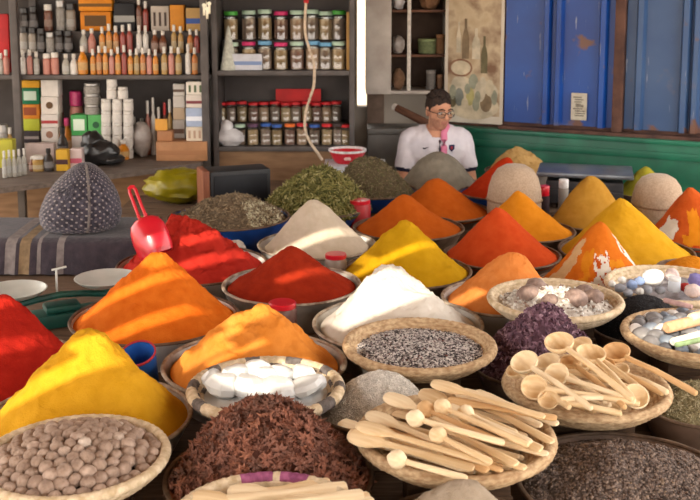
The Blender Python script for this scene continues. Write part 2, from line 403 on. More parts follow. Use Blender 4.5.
def sect2(k,a):
    g=band(a)+12*noise.noise(Vector((math.cos(a)*5,math.sin(a)*5,k*7+4))); kk=k+.08*noise.noise(Vector((math.cos(a)*6,math.sin(a)*6,5)))
    if 190<g<225 and .55<kk: return 2
    if 240<g<262 and .38<kk<.92: return 1
    if 262<=g<282 and kk>.4: return 3 if kk>.6 else 0
    if 285<g<310 and .38<kk<.6: return 2
    if kk>.9: return 4
    return 0
cone('pat2',(690,187),'dark',[P_rust,P_orY,P_white,P_must,P_redor],'dark tray under the streaked cone at the right edge','rust-orange spice cone with white and yellow patches at the right edge',noi=.007,flare=.15,fill=.985,rnd=.13,sector=sect2)
cone('edge',(692,257),'brown',P_orY,'brown tray with a low amber heap at the right edge','low amber heap in the right-edge tray below the streaked cone',noi=.006,flare=.05,fill=.96,rnd=.4)
cone('greytip',(462,480),'dark',P_greypale,'dark tray at the bottom edge in front of the spatula basket','pale grey-brown powder heap at the bottom edge of the view',cat='powder',name='powder_heap',noi=.008,flare=.1,rnd=.3)
# small olive heap behind the beige bag, far right
t=thing('tray','small dark tray under the olive heap at far right','tray',(1.60,5.32,TZ+.001)); m=MB(); m.lathe([(.13,0),(.18,.07),(.174,.07),(.125,.008)],n=48); m.build('bowl',M_dark,t)
h=Heap(.160,.15,(0,0),noi=.008,flare=.1,rnd=.2,seed=3); tag(h.mesh(rings=30,seg=64,skirt=(.74,-.045)).build('spice_heap',P_olive,loc=(1.60,5.32,TZ+.056),ang=80),'small olive green heap behind the beige drawstring bag','spice')
# ================================================================ GRAIN AND HERB HEAPS
def grainheap(key,apex,kind,basem,tmpl,n,mats,probs,tlabel,hlabel,cat,name,fill=.95,kmax=.985,sc=(.8,1.2),tilt=.5,lift=0,smooth=True,sector=None,**kw):
    p,R,Dp=pan(key,kind,tlabel); lev=p.z-.018; Rh=R*fill-.008
    d=ray(*apex); A=Vector((0,0,CZ))+d*(p.y/d.y)
    h=Heap(Rh,A.z-lev,(A.x-p.x,0),seed=p.x*7,**kw)
    o=h.mesh(skirt=(.73*R/Rh,-(Dp-.026)),sector=sector).build(name,basem,loc=(p.x,p.y,lev),ang=80)
    tag(o,hlabel,cat,kind='stuff')
    Ps,Ns=h.sample(n,kmax)
    S=RNG.uniform(sc[0],sc[1],n); mi=RNG.choice(len(mats),n,p=probs)
    g=scatter('grains',tmpl,[q+nn*lift for q,nn in zip(Ps,Ns)],Ns,S,mats,mi,parent=o,tilt=tilt,smooth=smooth); g['kind']='stuff'
    return h,o,p
def cm(n,c,c2=None,**k): return mat(n,c,c2 or tuple(int(x*.86) for x in c),scale=k.pop('scale',60),rough=k.pop('rough',.85),**k)
# peppercorn-like dark grain
GR=[t_octa(.0052,.0036,.003),t_octa(.0046,.004,.0034)]
grainheap('grain',(632,455),'dark',cm('grain_base',(84,72,66)),GR,9000,[cm('grain_a',(124,108,100)),cm('grain_b',(96,84,78)),cm('grain_c',(148,130,118)),cm('grain_d',(150,130,112))],[.42,.33,.2,.05],
 'dark tray of brown-black seeds at the bottom right','brown-black seeds filling the tray below the wooden ladles','seeds','seed_heap',noi=.012,flare=0,rnd=.6,fill=.97)
grainheap('poppy',(386,372),'brown',cm('poppy_base',(214,210,202)),[t_octa(.0027,.0024,.0022)],7000,[cm('poppy_a',(236,232,226)),cm('poppy_b',(206,202,194)),cm('poppy_c',(238,236,230))],[.5,.35,.15],
 'brown tray of pale grey seeds left of the spatulas','fine pale grey seeds heaped between white crystals and spatulas','seeds','seed_heap',noi=.006,flare=.05,rnd=.4,fill=.98,dome=.3)
grainheap('hib',(546,304),'dark',cm('hib_base',(94,66,80)),[t_flake(.010,1),t_flake(.011,2),t_flake(.009,3)],2600,[cm('hib_a',(132,100,116)),cm('hib_b',(108,78,94)),cm('hib_c',(158,128,142)),cm('hib_d',(88,60,76))],[.4,.3,.15,.15],
 'dark tray under the purple dried petals','dried purple petals heaped behind the basket of ladles','petals','petal_heap',noi=.016,flare=.1,rnd=.25,fill=.99,tilt=.9,lift=.003,smooth=False)
grainheap('black',(645,296),'dark',cm('black_base',(34,33,36)),[t_octa(.003,.0022,.002)],4500,[cm('black_a',(44,43,47)),cm('black_b',(62,62,68)),cm('black_c',(30,29,32))],[.5,.2,.3],
 'dark tray under the black seeds on the right','black seeds heaped between shell basket and stone basket','seeds','seed_heap',noi=.005,flare=.0,rnd=.4,dome=.4,fill=.97)
grainheap('herbR',(700,385),'dark',cm('herbR_base',(132,122,92)),[t_flake(.0045,4),t_twig(.007,.0012)],3500,[cm('herbR_a',(160,150,116)),cm('herbR_b',(136,128,96)),cm('herbR_c',(186,176,146))],[.5,.3,.2],
 'dark tray of crushed leaves right of the ladles','crushed olive-grey leaves at the right edge beside the ladles','herbs','herb_heap',noi=.006,flare=0,rnd=.5,tilt=.6,smooth=False)
grainheap('greenherb',(325,171),'blue',cm('gh_base',(92,92,44)),[t_twig(.024,.0042,.3),t_twig(.02,.0036,-.35),t_twig(.028,.0038,.15)],1900,[cm('gh_a',(136,130,74)),cm('gh_b',(112,108,58)),cm('gh_c',(168,160,108)),cm('gh_d',(84,86,42))],[.4,.3,.15,.15],
 'blue enamel dish under the green herb pods','long green dried herb pods heaped behind the cream powder','herbs','herb_heap',noi=.015,flare=.0,rnd=.35,dome=.5,fill=1.0,lift=.006,tilt=.5,smooth=True)
grainheap('brherb',(366,158),'blue',cm('bh_base',(98,86,62)),[t_twig(.013,.0018,.3),t_flake(.006,6)],2400,[cm('bh_a',(122,108,80)),cm('bh_b',(98,86,64)),cm('bh_c',(142,128,98)),cm('bh_d',(104,104,66))],[.4,.3,.15,.15],
 'blue dish under the brown herb behind the green pods','brown-green dried herb heap left of the grey heap','herbs','herb_heap',noi=.010,flare=.0,rnd=.35,dome=.5,lift=.003,smooth=False)
def mixsec(k,a):
    g=band(a)+10*noise.noise(Vector((math.cos(a)*3,math.sin(a)*3,k*4)))
    return 1 if (g>300 or g<20) and .25<k else 0
hm,om,pm=grainheap('mixherb',(236,196),'blue',[cm('mh_base',(112,96,76)),cm('mh_pale',(188,180,150))],[t_twig(.012,.0017,.3),t_flake(.007,8)],2300,[cm('mh_a',(136,118,94)),cm('mh_b',(110,96,78)),cm('mh_c',(162,144,116))],[.5,.3,.2],
 'wide blue enamel dish of mixed dried herbs at back left','brown and pale dried herbs mixed in the wide blue dish','herbs','herb_heap',noi=.012,flare=.0,rnd=.3,dome=.3,lift=.003,smooth=False,sector=mixsec)
Ps=[];Ns=[]
for _ in range(900):
    k=random.uniform(.35,.95); a=D(random.choice((random.uniform(300,335),random.uniform(345,385)))); Ps.append(hm.pt(k,a)); Ns.append(hm.nrm(k,a))
g=scatter('pale_seeds',[t_octa(.009,.005,.003)],Ps,Ns,RNG.uniform(.8,1.2,900),[cm('mh_seed',(214,208,178))],[0]*900,parent=om); g['kind']='stuff'; g['label']='pale cream seeds'
# ================================================================ BASKETS AND WHAT LIES IN THEM
def fillheap(key,H,R,base,mats,name,label,cat,depth=.02,apex=(0,0),D=.066,kind='stuff',**kw):
    p=base; lev=p.z-depth
    h=Heap(R,H,apex,seed=p.x*5,**kw)
    o=h.mesh(rings=30,seg=80,skirt=(.62,-(D-depth-.016))).build(name,mats,loc=(p.x,p.y,lev),ang=80)
    tag(o,label,cat,kind=kind); return h,o,lev
def relax(n,R,sp,it=60):
    P=[]; 
    for i in range(n):
        r=R*math.sqrt((i+.5)/n); a=i*2.399963; P.append([r*math.cos(a),r*math.sin(a)])
    P=np.array(P)+RNG.normal(0,sp*.12,(n,2))
    for _ in range(it):
        d=P[:,None]-P[None]; L=np.sqrt((d**2).sum(2))+1e-9; w=np.maximum(0,sp-L); np.fill_diagonal(w,0)
        P=P+(d/L[...,None]*w[...,None]).sum(1)*.25
        r=np.sqrt((P**2).sum(1)); s=np.minimum(1,R/np.maximum(r,1e-9)); P=P*s[:,None]
    return P
# --- nutmegs
p,R,Dp,tb=basket('nutmeg','round straw basket heaped with nutmegs at the bottom left','dark wooden block under the basket of nutmegs',mats=(M_strawl,))
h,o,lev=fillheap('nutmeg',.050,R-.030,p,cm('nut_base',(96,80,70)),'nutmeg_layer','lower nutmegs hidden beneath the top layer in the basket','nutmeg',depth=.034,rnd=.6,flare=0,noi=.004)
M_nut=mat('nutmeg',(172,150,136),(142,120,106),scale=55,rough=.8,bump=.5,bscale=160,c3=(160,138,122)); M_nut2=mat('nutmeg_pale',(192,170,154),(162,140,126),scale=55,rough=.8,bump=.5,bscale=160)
M_nut3=mat('nutmeg_white',(206,192,178),(170,150,136),scale=40,rough=.85,bump=.4,bscale=120)
nm=[]
for i in range(5):
    m=MB(); m.blob((0,0,0),(.0186,.0156,.0152),16,12,noi=.05,fq=3,seed=i+1); nm.append(m)
protos=[]; pts=relax(140,R-.036,.0285)
for i,(x,y) in enumerate(pts):
    r=math.hypot(x,y)/(R-.03); z=p.z-.018+.046*(1-r**2)+random.uniform(-.003,.004)
    mtx=M_nut3 if i%37==5 else (M_nut2 if i%5==0 else M_nut)
    lab='brown nutmeg lying among others in the straw basket at bottom left'
    if mtx is M_nut3: lab='chalky pale nutmeg among brown ones in the basket at bottom left'
    key=(i%5,mtx.name); got=[q for q in protos if q[0]==key]
    if not got:
        q=nm[i%5].build('nutmeg',mtx); protos.append((key,q)); used=False
    else: q=got[0][1].copy(); COL.objects.link(q)
    q.location=(p.x+x,p.y+y,z); q.rotation_euler=(random.uniform(0,6),random.uniform(-.5,.5),random.uniform(0,6)); s=random.uniform(.8,1.12); q.scale=(s,s,s)
    tag(q,lab,'nutmeg','chalky nutmegs in the basket' if mtx is M_nut3 else 'nutmegs in the basket')
# --- star anise
M_an=[mat('anise_a',(138,94,78),(106,70,58),scale=50,rough=.7,bump=.2,bscale=120),mat('anise_b',(152,100,80),(118,76,62),scale=50,rough=.7,bump=.2,bscale=120),mat('anise_c',(122,86,72),(92,64,54),scale=50,rough=.7),mat('anise_d',(166,112,88),(134,88,70),scale=50,rough=.7)]
def anise_mb(seed,lo=False):
    r=random.Random(seed); m=MB(); n=8
    for i in range(n):
        a=2*PI*i/n+r.uniform(-.12,.12); L=r.uniform(.012,.018); w=r.uniform(.0026,.0036); hh=.0045
        tip=r.uniform(-.002,.004)
        v=[(.0015,0,-.002),(L*.5,-w,.001),(L*.5,w,.001),(L,0,.002+tip),(L*.5,0,-hh),(L*.5,0,-.0005),(.0015,0,.002)]
        f=[(0,1,4),(0,4,2),(1,3,4),(2,4,3),(0,6,1),(0,2,6),(6,5,1),(6,2,5),(5,3,1),(5,2,3)]
        m.add(v,f,0,Matrix.Rotation(a,4,'Z'))
    return m
p,R,Dp=pan('anise','dark','dark tray heaped with star anise at the bottom centre',rimm=M_rimb)
lev=p.z-.022; A=Vector((0,0,CZ))+ray(270,404)*((p.y+.05)/ray(270,404).y)
ha=Heap(R*.985-.008,A.z-lev,(A.x-p.x,.05),seed=5,noi=.012,flare=.0,rnd=.35,dome=.35,ridge=[(D(160),.1,.6,.95)])
o=ha.mesh(skirt=(.73,-(Dp-.032))).build('star_anise_layer',cm('anise_base',(98,60,48)),loc=(p.x,p.y,lev),ang=80); tag(o,'dark brown bed of broken star anise in the bottom tray','star anise',kind='stuff')
am=[anise_mb(i) for i in range(6)]
tm=[(np.array(a.v),a.f) for a in am]
Ps,Ns=ha.sample(1300,.98)
g=scatter('broken_pods',tm,[q+n*.002 for q,n in zip(Ps,Ns)],Ns,RNG.uniform(.6,.95,1300),M_an,RNG.choice(4,1300,p=[.4,.2,.3,.1]),parent=o,tilt=.8,smooth=False); g['kind']='stuff'
aprot={}
pts=relax(300,1.0,.108)
cnt=0
for i,(x,y) in enumerate(pts):
    k=min(.97,math.hypot(x,y)); a=math.atan2(y,x); q=ha.pt(k,a); n=ha.nrm(k,a)
    key=(i%6,int(RNG.choice(4,p=[.4,.25,.2,.15])))
    if key not in aprot: ob=am[key[0]].build('star_anise',M_an[key[1]],smooth=False); aprot[key]=ob
    else: ob=aprot[key].copy(); COL.objects.link(ob)
    n=(n+Vector(RNG.normal(0,.35,3))).normalized()
    e=n.to_track_quat('Z','Y').to_euler(); ob.rotation_euler=e
    ob.rotation_euler.rotate_axis('Z',random.uniform(0,6)); s=random.uniform(1.05,1.4); ob.scale=(s,)*3
    ob.location=Vector((p.x,p.y,lev))+q+n*.0075
    tag(ob,'reddish brown star anise pod lying on the heap in the bottom tray','star anise','star anise pods on the heap')
# --- salt / alum crystals in a striped basket
def pat_salt(a,c):
    return 1 if (math.degrees(a)*.055+c*.9)%2<.75 else 0
p,R,Dp,tb=basket('salt','coiled basket striped grey and cream holding white crystals','dark wooden block under the striped crystal basket',mats=(M_strawl,M_bgrey),pattern=pat_salt,rim=.013)
M_cry=mat('white_crystal',(210,210,208),(190,192,194),scale=14,rough=.35,spec=.5,bump=.2,bscale=30)
M_cry.node_tree.nodes['Principled BSDF'].inputs['Subsurface Weight'].default_value=.0
h,o,lev=fillheap('salt',.020,R-.036,p,M_cry,'crystal_layer','white crumbled crystal covering the striped basket','crystal',depth=.030,rnd=.6,flare=0,noi=.006)
spec=[(-.075,.02,.046,.034),(-.028,.045,.044,.036),(.03,.03,.05,.03),(.09,.035,.042,.026),(-.10,-.03,.05,.03),(-.04,-.04,.048,.03),(.03,-.045,.054,.027),(.095,-.03,.045,.024),(0,0,.04,.035),(.125,.0,.03,.02),(-.13,.01,.03,.025)]
nam=['left rear','tallest rear','middle rear','right rear','left front','front left-of-centre','front right-of-centre','right front','central','far right','far left']
for i,(x,y,s,hh) in enumerate(spec):
    m=MB(); m.blob((0,0,0),(s,s*.8,hh),9,6,noi=.16,fq=1.7,seed=i+20)
    q=m.build('alum_crystal',M_cry,loc=(p.x+x,p.y+y,p.z-.004+hh*.35),rot=(random.uniform(-.2,.2),random.uniform(-.2,.2),random.uniform(0,6)),ang=25)
    tag(q,'lump of white alum crystal, %s in the striped basket'%nam[i],'crystal','alum crystals in the striped basket')
# --- chia / mixed seeds
p,R,Dp,tb=basket('chia','round straw basket of black and white seeds before the white powder','dark wooden block under the basket of black and white seeds',rim=.012,mats=(M_straw,))
h,o,lev=fillheap('chia',.016,R-.031,p,cm('chia_base',(104,98,96)),'seed_heap','black and white mixed seeds filling the straw basket','seeds',depth=.026,rnd=.6,flare=0,noi=.003)
Ps,Ns=h.sample(5200,.99)
g=scatter('grains',[t_octa(.0056,.004,.0026)],Ps,Ns,RNG.uniform(.8,1.25,5200),[cm('chia_w',(222,216,212)),cm('chia_k',(66,60,62)),cm('chia_g',(156,146,146)),cm('chia_r',(120,72,62))],RNG.choice(4,5200,p=[.42,.28,.28,.02]),parent=o,tilt=.4); g['kind']='stuff'
# --- shells and resin
p,R,Dp,tb=basket('shells','straw basket of brown pods and white resin behind the purple petals','dark wooden block under the basket of pods and resin',mats=(M_strawl,))
h,o,lev=fillheap('shells',.04,R-.03,p,mat('resin',(226,222,216),(176,166,156),scale=50,rough=.6,bump=.5,bscale=70),'resin_heap','crumbly white resin pieces in the pod basket','resin',depth=.028,rnd=.5,flare=0,noi=.012,fq=22,apex=(-.01,.02))
Ps,Ns=h.sample(420,.95)
g=scatter('resin_pieces',[t_octa(.009,.008,.007),t_flake(.009,11)],[q+n*.003 for q,n in zip(Ps,Ns)],Ns,RNG.uniform(.5,1.1,420),[cm('resin_a',(236,234,230)),cm('resin_b',(200,190,180)),cm('resin_c',(140,118,104))],RNG.choice(3,420,p=[.55,.25,.2]),parent=o,smooth=False); g['kind']='stuff'
M_pod=mat('pod',(150,128,118),(116,96,88),scale=60,rough=.6,bump=.4,bscale=60,contrast=(.35,.65))
for i,(x,y,s,w) in enumerate([(-.085,.0,.036,'leftmost'),(-.045,.085,.034,'rear'),(.055,-.05,.036,'front middle'),(.115,-.02,.033,'right front'),(.1,.045,.03,'right rear'),(-.03,-.06,.026,'front left')]):
    k=math.hypot(x,y)/(R-.03); m=MB(); v=[];f=[]; n=24;mm=10
    for j in range(mm+1):
        ph=PI*j/mm-PI/2
        for q in range(n):
            a=2*PI*q/n; rr=s*math.cos(ph)*(1+.06*math.cos(a*8)); v.append((rr*math.cos(a),rr*math.sin(a),s*.8*math.sin(ph)))
    for j in range(mm):
        for q in range(n): f.append((j*n+q,j*n+(q+1)%n,(j+1)*n+(q+1)%n,(j+1)*n+q))
    m.add(v,f); b=m.build('seed_pod',M_pod,loc=(p.x+x,p.y+y,p.z-.026+.03*(1-k)+s*.5),rot=(.4*random.uniform(-1,1),.4*random.uniform(-1,1),0))
    tag(b,'ribbed brown seed pod, %s in the resin basket'%w,'pod','seed pods in the resin basket')
# --- tumbled stones, chalk sticks (right-hand basket)
p,R,Dp,tb=basket('stones','straw basket of polished stones and chalk sticks at the right edge','dark wooden block under the basket of polished stones',rim=.0125)
h,o,lev=fillheap('stones',.02,R-.03,p,cm('stone_base',(110,106,106)),'stone_layer','small polished stones beneath the larger ones in the right basket','stones',depth=.036,rnd=.6,flare=0,noi=.005)
ST=[('blue-grey',mat('st_bg',(112,122,136),(142,150,160),scale=18,rough=.4)),('grey',mat('st_g',(116,114,116),(146,144,144),scale=18,rough=.4)),('white',mat('st_w',(232,228,224),(208,202,198),scale=16,rough=.4)),('dark grey',mat('st_d',(74,74,78),(98,98,102),scale=18,rough=.4)),('pinkish',mat('st_p',(196,160,148),(214,186,176),scale=18,rough=.4))]
pts=relax(58,R-.04,.046); cn={}
stones=[]
for i,(x,y) in enumerate(pts):
    c=int(RNG.choice(5,p=[.3,.27,.22,.13,.08])); s=random.uniform(.019,.027); r=math.hypot(x,y)/(R-.03)
    stones.append((x,y,c,s,p.z-.014+.022*(1-r*r)))
def by_order(lst): return sorted(lst,key=lambda q:q[0])
for c in range(5):
    grp=by_order([s for s in stones if s[2]==c])
    for i,(x,y,_,s,z) in enumerate(grp):
        m=MB(); m.blob((0,0,0),(s*1.2,s*.95,s*.8),12,8,noi=.12,fq=1.6,seed=i*3+c+50)
        b=m.build('polished_stone',ST[c][1],loc=(p.x+x,p.y+y,z),rot=(random.uniform(-.4,.4),random.uniform(-.4,.4),random.uniform(0,6)))
        tag(b,'%s polished stone, %s of its colour from left, right-edge basket'%(ST[c][0],ORD[i]),'stone','polished stones in the right-edge basket')
def stick(a,b,r,m,label,name='chalk_stick',cat='chalk',group='chalk sticks on the stones'):
    a=Vector(a);b=Vector(b);d=b-a; mb=MB(); mb.tube([(0,0,0),(.004,0,0),(d.length-.004,0,0),(d.length,0,0)],[r*.8,r,r,r*.8],12)
    o=mb.build(name,m,loc=a); o.rotation_euler=basis(d).to_euler(); return tag(o,label,cat,group)
def pix(px,py,z): return at(px,py,z)
stick(pix(666,328,.822),pix(706,318,.826),.016,cm('chalk_tan',(214,168,128)),'thick tan chalk stick lying on the polished stones')
stick(pix(672,342,.808),pix(702,334,.812),.011,cm('chalk_white',(232,226,214)),'white chalk stick with the green one, on the polished stones')
stick(pix(676,345,.806),pix(704,339,.808),.007,cm('chalk_green',(150,176,128)),'thin green chalk stick on the polished stones')
stick(pix(690,318,.838),pix(712,310,.842),.012,cm('chalk_cream',(236,214,180)),'cream chalk stick behind the tan one on the stones')
stick(pix(664,300,.80),pix(692,307,.80),.008,cm('chalk_pink',(206,170,168)),'pink chalk stick at the back rim of the stone basket')
# --- cosmetic basket behind
p,R,Dp,tb=basket('cosm','far straw basket of mineral lumps and a glass jar at the right','dark wooden block under the far basket of mineral lumps',mats=(M_strawl,))
h,o,lev=fillheap('cosm',.02,R-.03,p,cm('cosm_base',(150,146,150)),'mineral_layer','small mineral chips beneath the lumps in the far basket','minerals',depth=.034,rnd=.6,flare=0,noi=.008,fq=20)
CM={'white':cm('cs_w',(236,234,230)),'pale blue':cm('cs_b',(136,156,196)),'grey':cm('cs_g',(140,142,150)),'violet':cm('cs_v',(136,130,190)),'rosy white':cm('cs_r',(216,196,192)),'red':cm('cs_red',(170,44,40))}
items=[(653,277,.034,'white','large white mineral lump at the top of the far right basket'),(672,275,.026,'rosy white','rosy white mineral lump right of the large white one'),(697,281,.03,'violet','violet ball at the right edge of the far basket'),(693,291,.026,'rosy white','rosy white lump below the violet ball'),(632,285,.019,'pale blue','pale blue mineral lump left in the far basket'),(640,281,.017,'pale blue','pale blue lump against the large white one'),(620,288,.017,'grey','grey lump nearest the left rim of the far basket'),(628,293,.016,'grey','grey lump at the front left of the far basket'),(647,290,.018,'grey','grey lump in front of the large white one'),(660,290,.016,'grey','grey lump left of the glass jar in the far basket'),(685,287,.017,'red','red lump right of the glass jar'),(612,284,.014,'white','small white chip at the left rim of the far basket'),(640,291,.013,'white','small white chip between grey lumps, far basket'),(622,280,.014,'white','small white chip behind the pale blue lump')]
for i,(px,py,s,c,lab) in enumerate(items):
    q=at(px,py,.775+s*.5); m=MB(); m.blob((0,0,0),(s*1.1,s*.95,s*.85),12,8,noi=.14,fq=1.8,seed=i+90)
    tag(m.build('mineral_lump',CM[c],loc=q,rot=(0,0,i)),lab,'mineral','mineral lumps in the far right basket')
q=at(674,291,.775); t=thing('jar','small clear glass jar standing in the far mineral basket','jar',q)
m=MB(); m.lathe([(.018,0),(.02,.003),(.02,.034),(.018,.036)],n=20); m.build('glass',mat('jar_fog',(206,212,220),(186,192,204),scale=8,rough=.2,spec=.6),t)
m=MB(); m.lathe([(.0205,.037),(.0205,.046),(.019,.047)],n=20); m.build('lid',cm('jar_lidw',(226,226,226)),t)
# ================================================================ WOODEN UTENSILS
M_wd=mat('pale_wood',(234,210,172),(216,186,142),scale=7,rough=.65,stretch=(1.5,14,14),bump=.05,bscale=20)
M_wd2=mat('pale_wood_white',(242,224,192),(228,204,166),scale=7,rough=.65,stretch=(1.5,14,14),bump=.05,bscale=20)
M_wd3=mat('pale_wood_warm',(222,186,138),(204,162,114),scale=7,rough=.65,stretch=(1.5,14,14),bump=.05,bscale=20)
WD=[M_wd,M_wd2,M_wd,M_wd3,M_wd2]
def orient(o,head,end,up):
    o.location=head; o.rotation_euler=basis(Vector(end)-Vector(head),up).to_euler()
def ladle(head,end,r,up,label,m,group='wooden ladles in the basket'):
    L=(Vector(end)-Vector(head)).length
    t=thing('ladle',label,'ladle',head,group=group)
    b=MB(); d=r*.75; w=.0035
    prof=[]
    for i in range(9):
        a=PI/2*i/8; prof.append((max(.0005,r*math.sin(a)),-d*math.cos(a)))
    prof.append((r-.001,.0012)); prof.append((r-w,.0006))
    for i in range(8,-1,-1):
        a=PI/2*i/8; prof.append((max(.0005,(r-w)*math.sin(a)),-(d-w)*math.cos(a)))
    b.lathe(prof,n=28); b.build('bowl',m,t,ang=50)
    h=MB(); h.tube([(r-.004,0,-.004),(r+.02,0,-.002),(L*.5,0,.004),(L*.9,0,.002),(L-.003,0,0),(L,0,0)],[.0075,.0065,.007,.008,.007,.003],10); h.build('handle',m,t)
    orient(t,head,end,up); return t
def spatula(head,end,kind,up,label,m,group):
    L=(Vector(end)-Vector(head)).length
    nm={'spoon':'wooden_spoon','ball':'honey_dipper','flat':'spatula'}[kind]
    t=thing(nm,label,'spoon' if kind=='spoon' else ('dipper' if kind=='ball' else 'spatula'),head,group=group)
    if kind=='spoon':
        b=MB(); n=14; v=[];f=[]
        prof=[(-.045,.004),(-.042,.013),(-.032,.021),(-.012,.0255),(.010,.024),(.030,.016),(.045,.009)]
        k=len(prof); q=14
        for x,w in prof:
            for j in range(q):
                a=2*PI*j/q; zz=math.sin(a); v.append((x,w*math.cos(a),(.009*zz if zz>0 else .0065*zz)*min(1,w/.015)+.0))
        for i in range(k-1):
            for j in range(q): f.append((i*q+j,i*q+(j+1)%q,(i+1)*q+(j+1)%q,(i+1)*q+j))
        f.append(tuple(range(q-1,-1,-1))); f.append(tuple((k-1)*q+j for j in range(q)))
        b.add(v,f); b.build('head',m,t,ang=60)
        h=MB(); h.tube([(.035,0,0),(.06,0,0),(L*.6,0,0),(L-.006,0,0),(L,0,0)],[(.009,.006),(.0075,.006),(.0095,.006),(.0115,.0055),(.007,.003)],10); h.build('handle',m,t)
    elif kind=='ball':
        b=MB(); pr=[(.0005,-.024)]
        for i in range(1,13):
            a=PI*i/13; pr.append(((.0185+.0012*(i%2))*math.sin(a)**.8,-.024+.048*i/13))
        pr.append((.006,.026)); b.lathe(pr,n=20,M=Matrix.Rotation(PI/2,4,'Y')); b.build('head',m,t,ang=50)
        h=MB(); h.tube([(.022,0,0),(L*.5,0,0),(L-.004,0,0),(L,0,0)],[.0055,.0065,.0072,.004],10); h.build('handle',m,t)
    else:
        b=MB(); b.tube([(-.05,0,0),(-.046,0,0),(-.01,0,0),(.03,0,0),(.05,0,0)],[(.012,.002),(.017,.003),(.0175,.0035),(.012,.0045),(.008,.005)],12); b.build('blade',m,t,ang=60)
        h=MB(); h.tube([(.045,0,0),(L*.6,0,0),(L-.006,0,0),(L,0,0)],[(.0085,.005),(.010,.0052),(.012,.005),(.008,.003)],10); h.build('handle',m,t)
    orient(t,head,end,up); return t
# spatula basket
p,R,Dp,tb=basket('spatulas','straw basket piled with pale wooden spoons and spatulas at bottom centre','dark wooden block under the basket of spatulas',rim=.012)
zc=lambda x,y:(340+x/3.182,360+y/3.182)
SP=[('spoon',85,250,425,345,2),('spoon',112,222,480,330,3),('spoon',135,190,455,322,2),('ball',182,316,405,378,3),('ball',240,186,522,264,5),('ball',312,240,482,326,4),('ball',272,156,505,258,4),
('spoon',190,132,470,250,3),('ball',326,150,600,270,5),('spoon',345,88,650,182,4),('flat',392,166,606,262,3),('flat',410,138,690,186,3),('spoon',300,120,560,235,2),('flat',440,190,640,285,2),('flat',330,214,562,332,2),('flat',60,214,330,305,1),
('flat',130,262,402,348,1),('flat',380,232,660,300,1),('spoon',260,262,515,352,1),('flat',470,150,676,262,2),('flat',200,248,470,352,1),('spoon',420,118,640,210,1),('ball',400,170,555,248,4),('flat',350,265,590,345,1),('flat',480,120,692,205,1)]
cnt={}
rows={}
for s in SP: rows.setdefault(s[0],[]).append(s)
wname={'spoon':'broad-headed wooden spoon','ball':'round-headed wooden dipper','flat':'flat pale wooden spatula'}
for kd,ls in rows.items():
    ls=sorted(ls,key=lambda s:s[1])
    for i,s in enumerate(ls):
        z=.788+s[5]*.0125
        a=at(*zc(s[1],s[2]),z); b=at(*zc(s[3],s[4]),z+random.uniform(-.004,.003))
        up=(random.uniform(-.25,.25),random.uniform(-.35,.1),1)
        spatula(a,b,kd,up,'%s, head %s from the left of its kind, in the spatula basket'%(wname[kd],ORD[i]),WD[(i*2+len(kd))%5],'wooden utensils in the spatula basket')
for i in range(12):     # lower layer
    w=-.145+.29*i/11; dx=Vector((.83,-.55,0)); nx=Vector((.55,.83,0)); c=Vector((p.x,p.y,.764+.012*(i%2)))+nx*w
    half=math.sqrt(max(.001,(R-.055)**2-w*w))*.95
    a=c-dx*(half-.02); b=c+dx*half
    spatula(a,b,'flat',(0,0,1),'wooden spatula in the bottom layer of the spatula basket, mostly covered','' or WD[i%5],'covered wooden utensils in the spatula basket')
# ladle basket
p,R,Dp,tb=basket('ladles','straw basket of round wooden ladles in front of the purple petals','dark wooden block under the basket of ladles',rim=.0115)
LD=[(559,341,632,400,14.5,.885,.835,'large round ladle highest in the ladle basket, bowl facing out'),(524,361,592,409,14,.845,.81,'round ladle leftmost in front of the purple petals, bowl tilted out'),
(591,352,634,401,14.5,.865,.82,'round ladle right of the highest one, hollow facing forward'),(616,351,697,394,13.5,.855,.825,'ladle with long handle poking over the right rim'),
(556,374,636,403,12.5,.83,.815,'warm brown ladle in the middle of the basket, below the highest'),(534,387,640,404,13,.825,.812,'ladle lying across the front left of the basket'),
(547,361,606,402,13,.825,.81,'ladle half hidden below the highest one'),(580,345,640,388,12,.845,.82,'ladle peeping out behind the highest one'),(604,366,664,394,11,.83,.815,'small ladle behind the right front bowl'),
(619,370,668,393,10,.825,.82,'small ladle near the right rim of the basket'),(516,369,570,408,11,.812,.805,'ladle tucked against the left rim of the basket'),(636,396,560,400,12.5,.822,.812,'front right ladle whose bowl sits above its left-pointing handle'),
(548,399,622,414,10.5,.808,.806,'front ladle resting on the near rim of the basket'),(570,360,625,408,11,.815,.81,'ladle crossing beneath the others in the middle')]
for i,(hx,hy,ex,ey,r,z0,z1,lab) in enumerate(LD):
    a=at(hx,hy,z0); b=at(ex,ey,z1); dd=(a-Vector((0,0,CZ))).length
    ladle(a,b,r/1000*dd*.98,(random.uniform(-.15,.2),-.75,.75),lab,WD[i%5])
for i in range(8):
    w=-.11+.22*i/7; dx=Vector((.72,-.69,0)); nx=Vector((.69,.72,0)); c=Vector((p.x,p.y,.752+.014*(i%2)))+nx*w
    half=math.sqrt(max(.001,(R-.06)**2-w*w))*.9
    ladle(c-dx*(half-.02),c+dx*half,.022,(0,-.2,1),'ladle in the bottom layer of the ladle basket, mostly covered',WD[i%5],'covered ladles in the ladle basket')
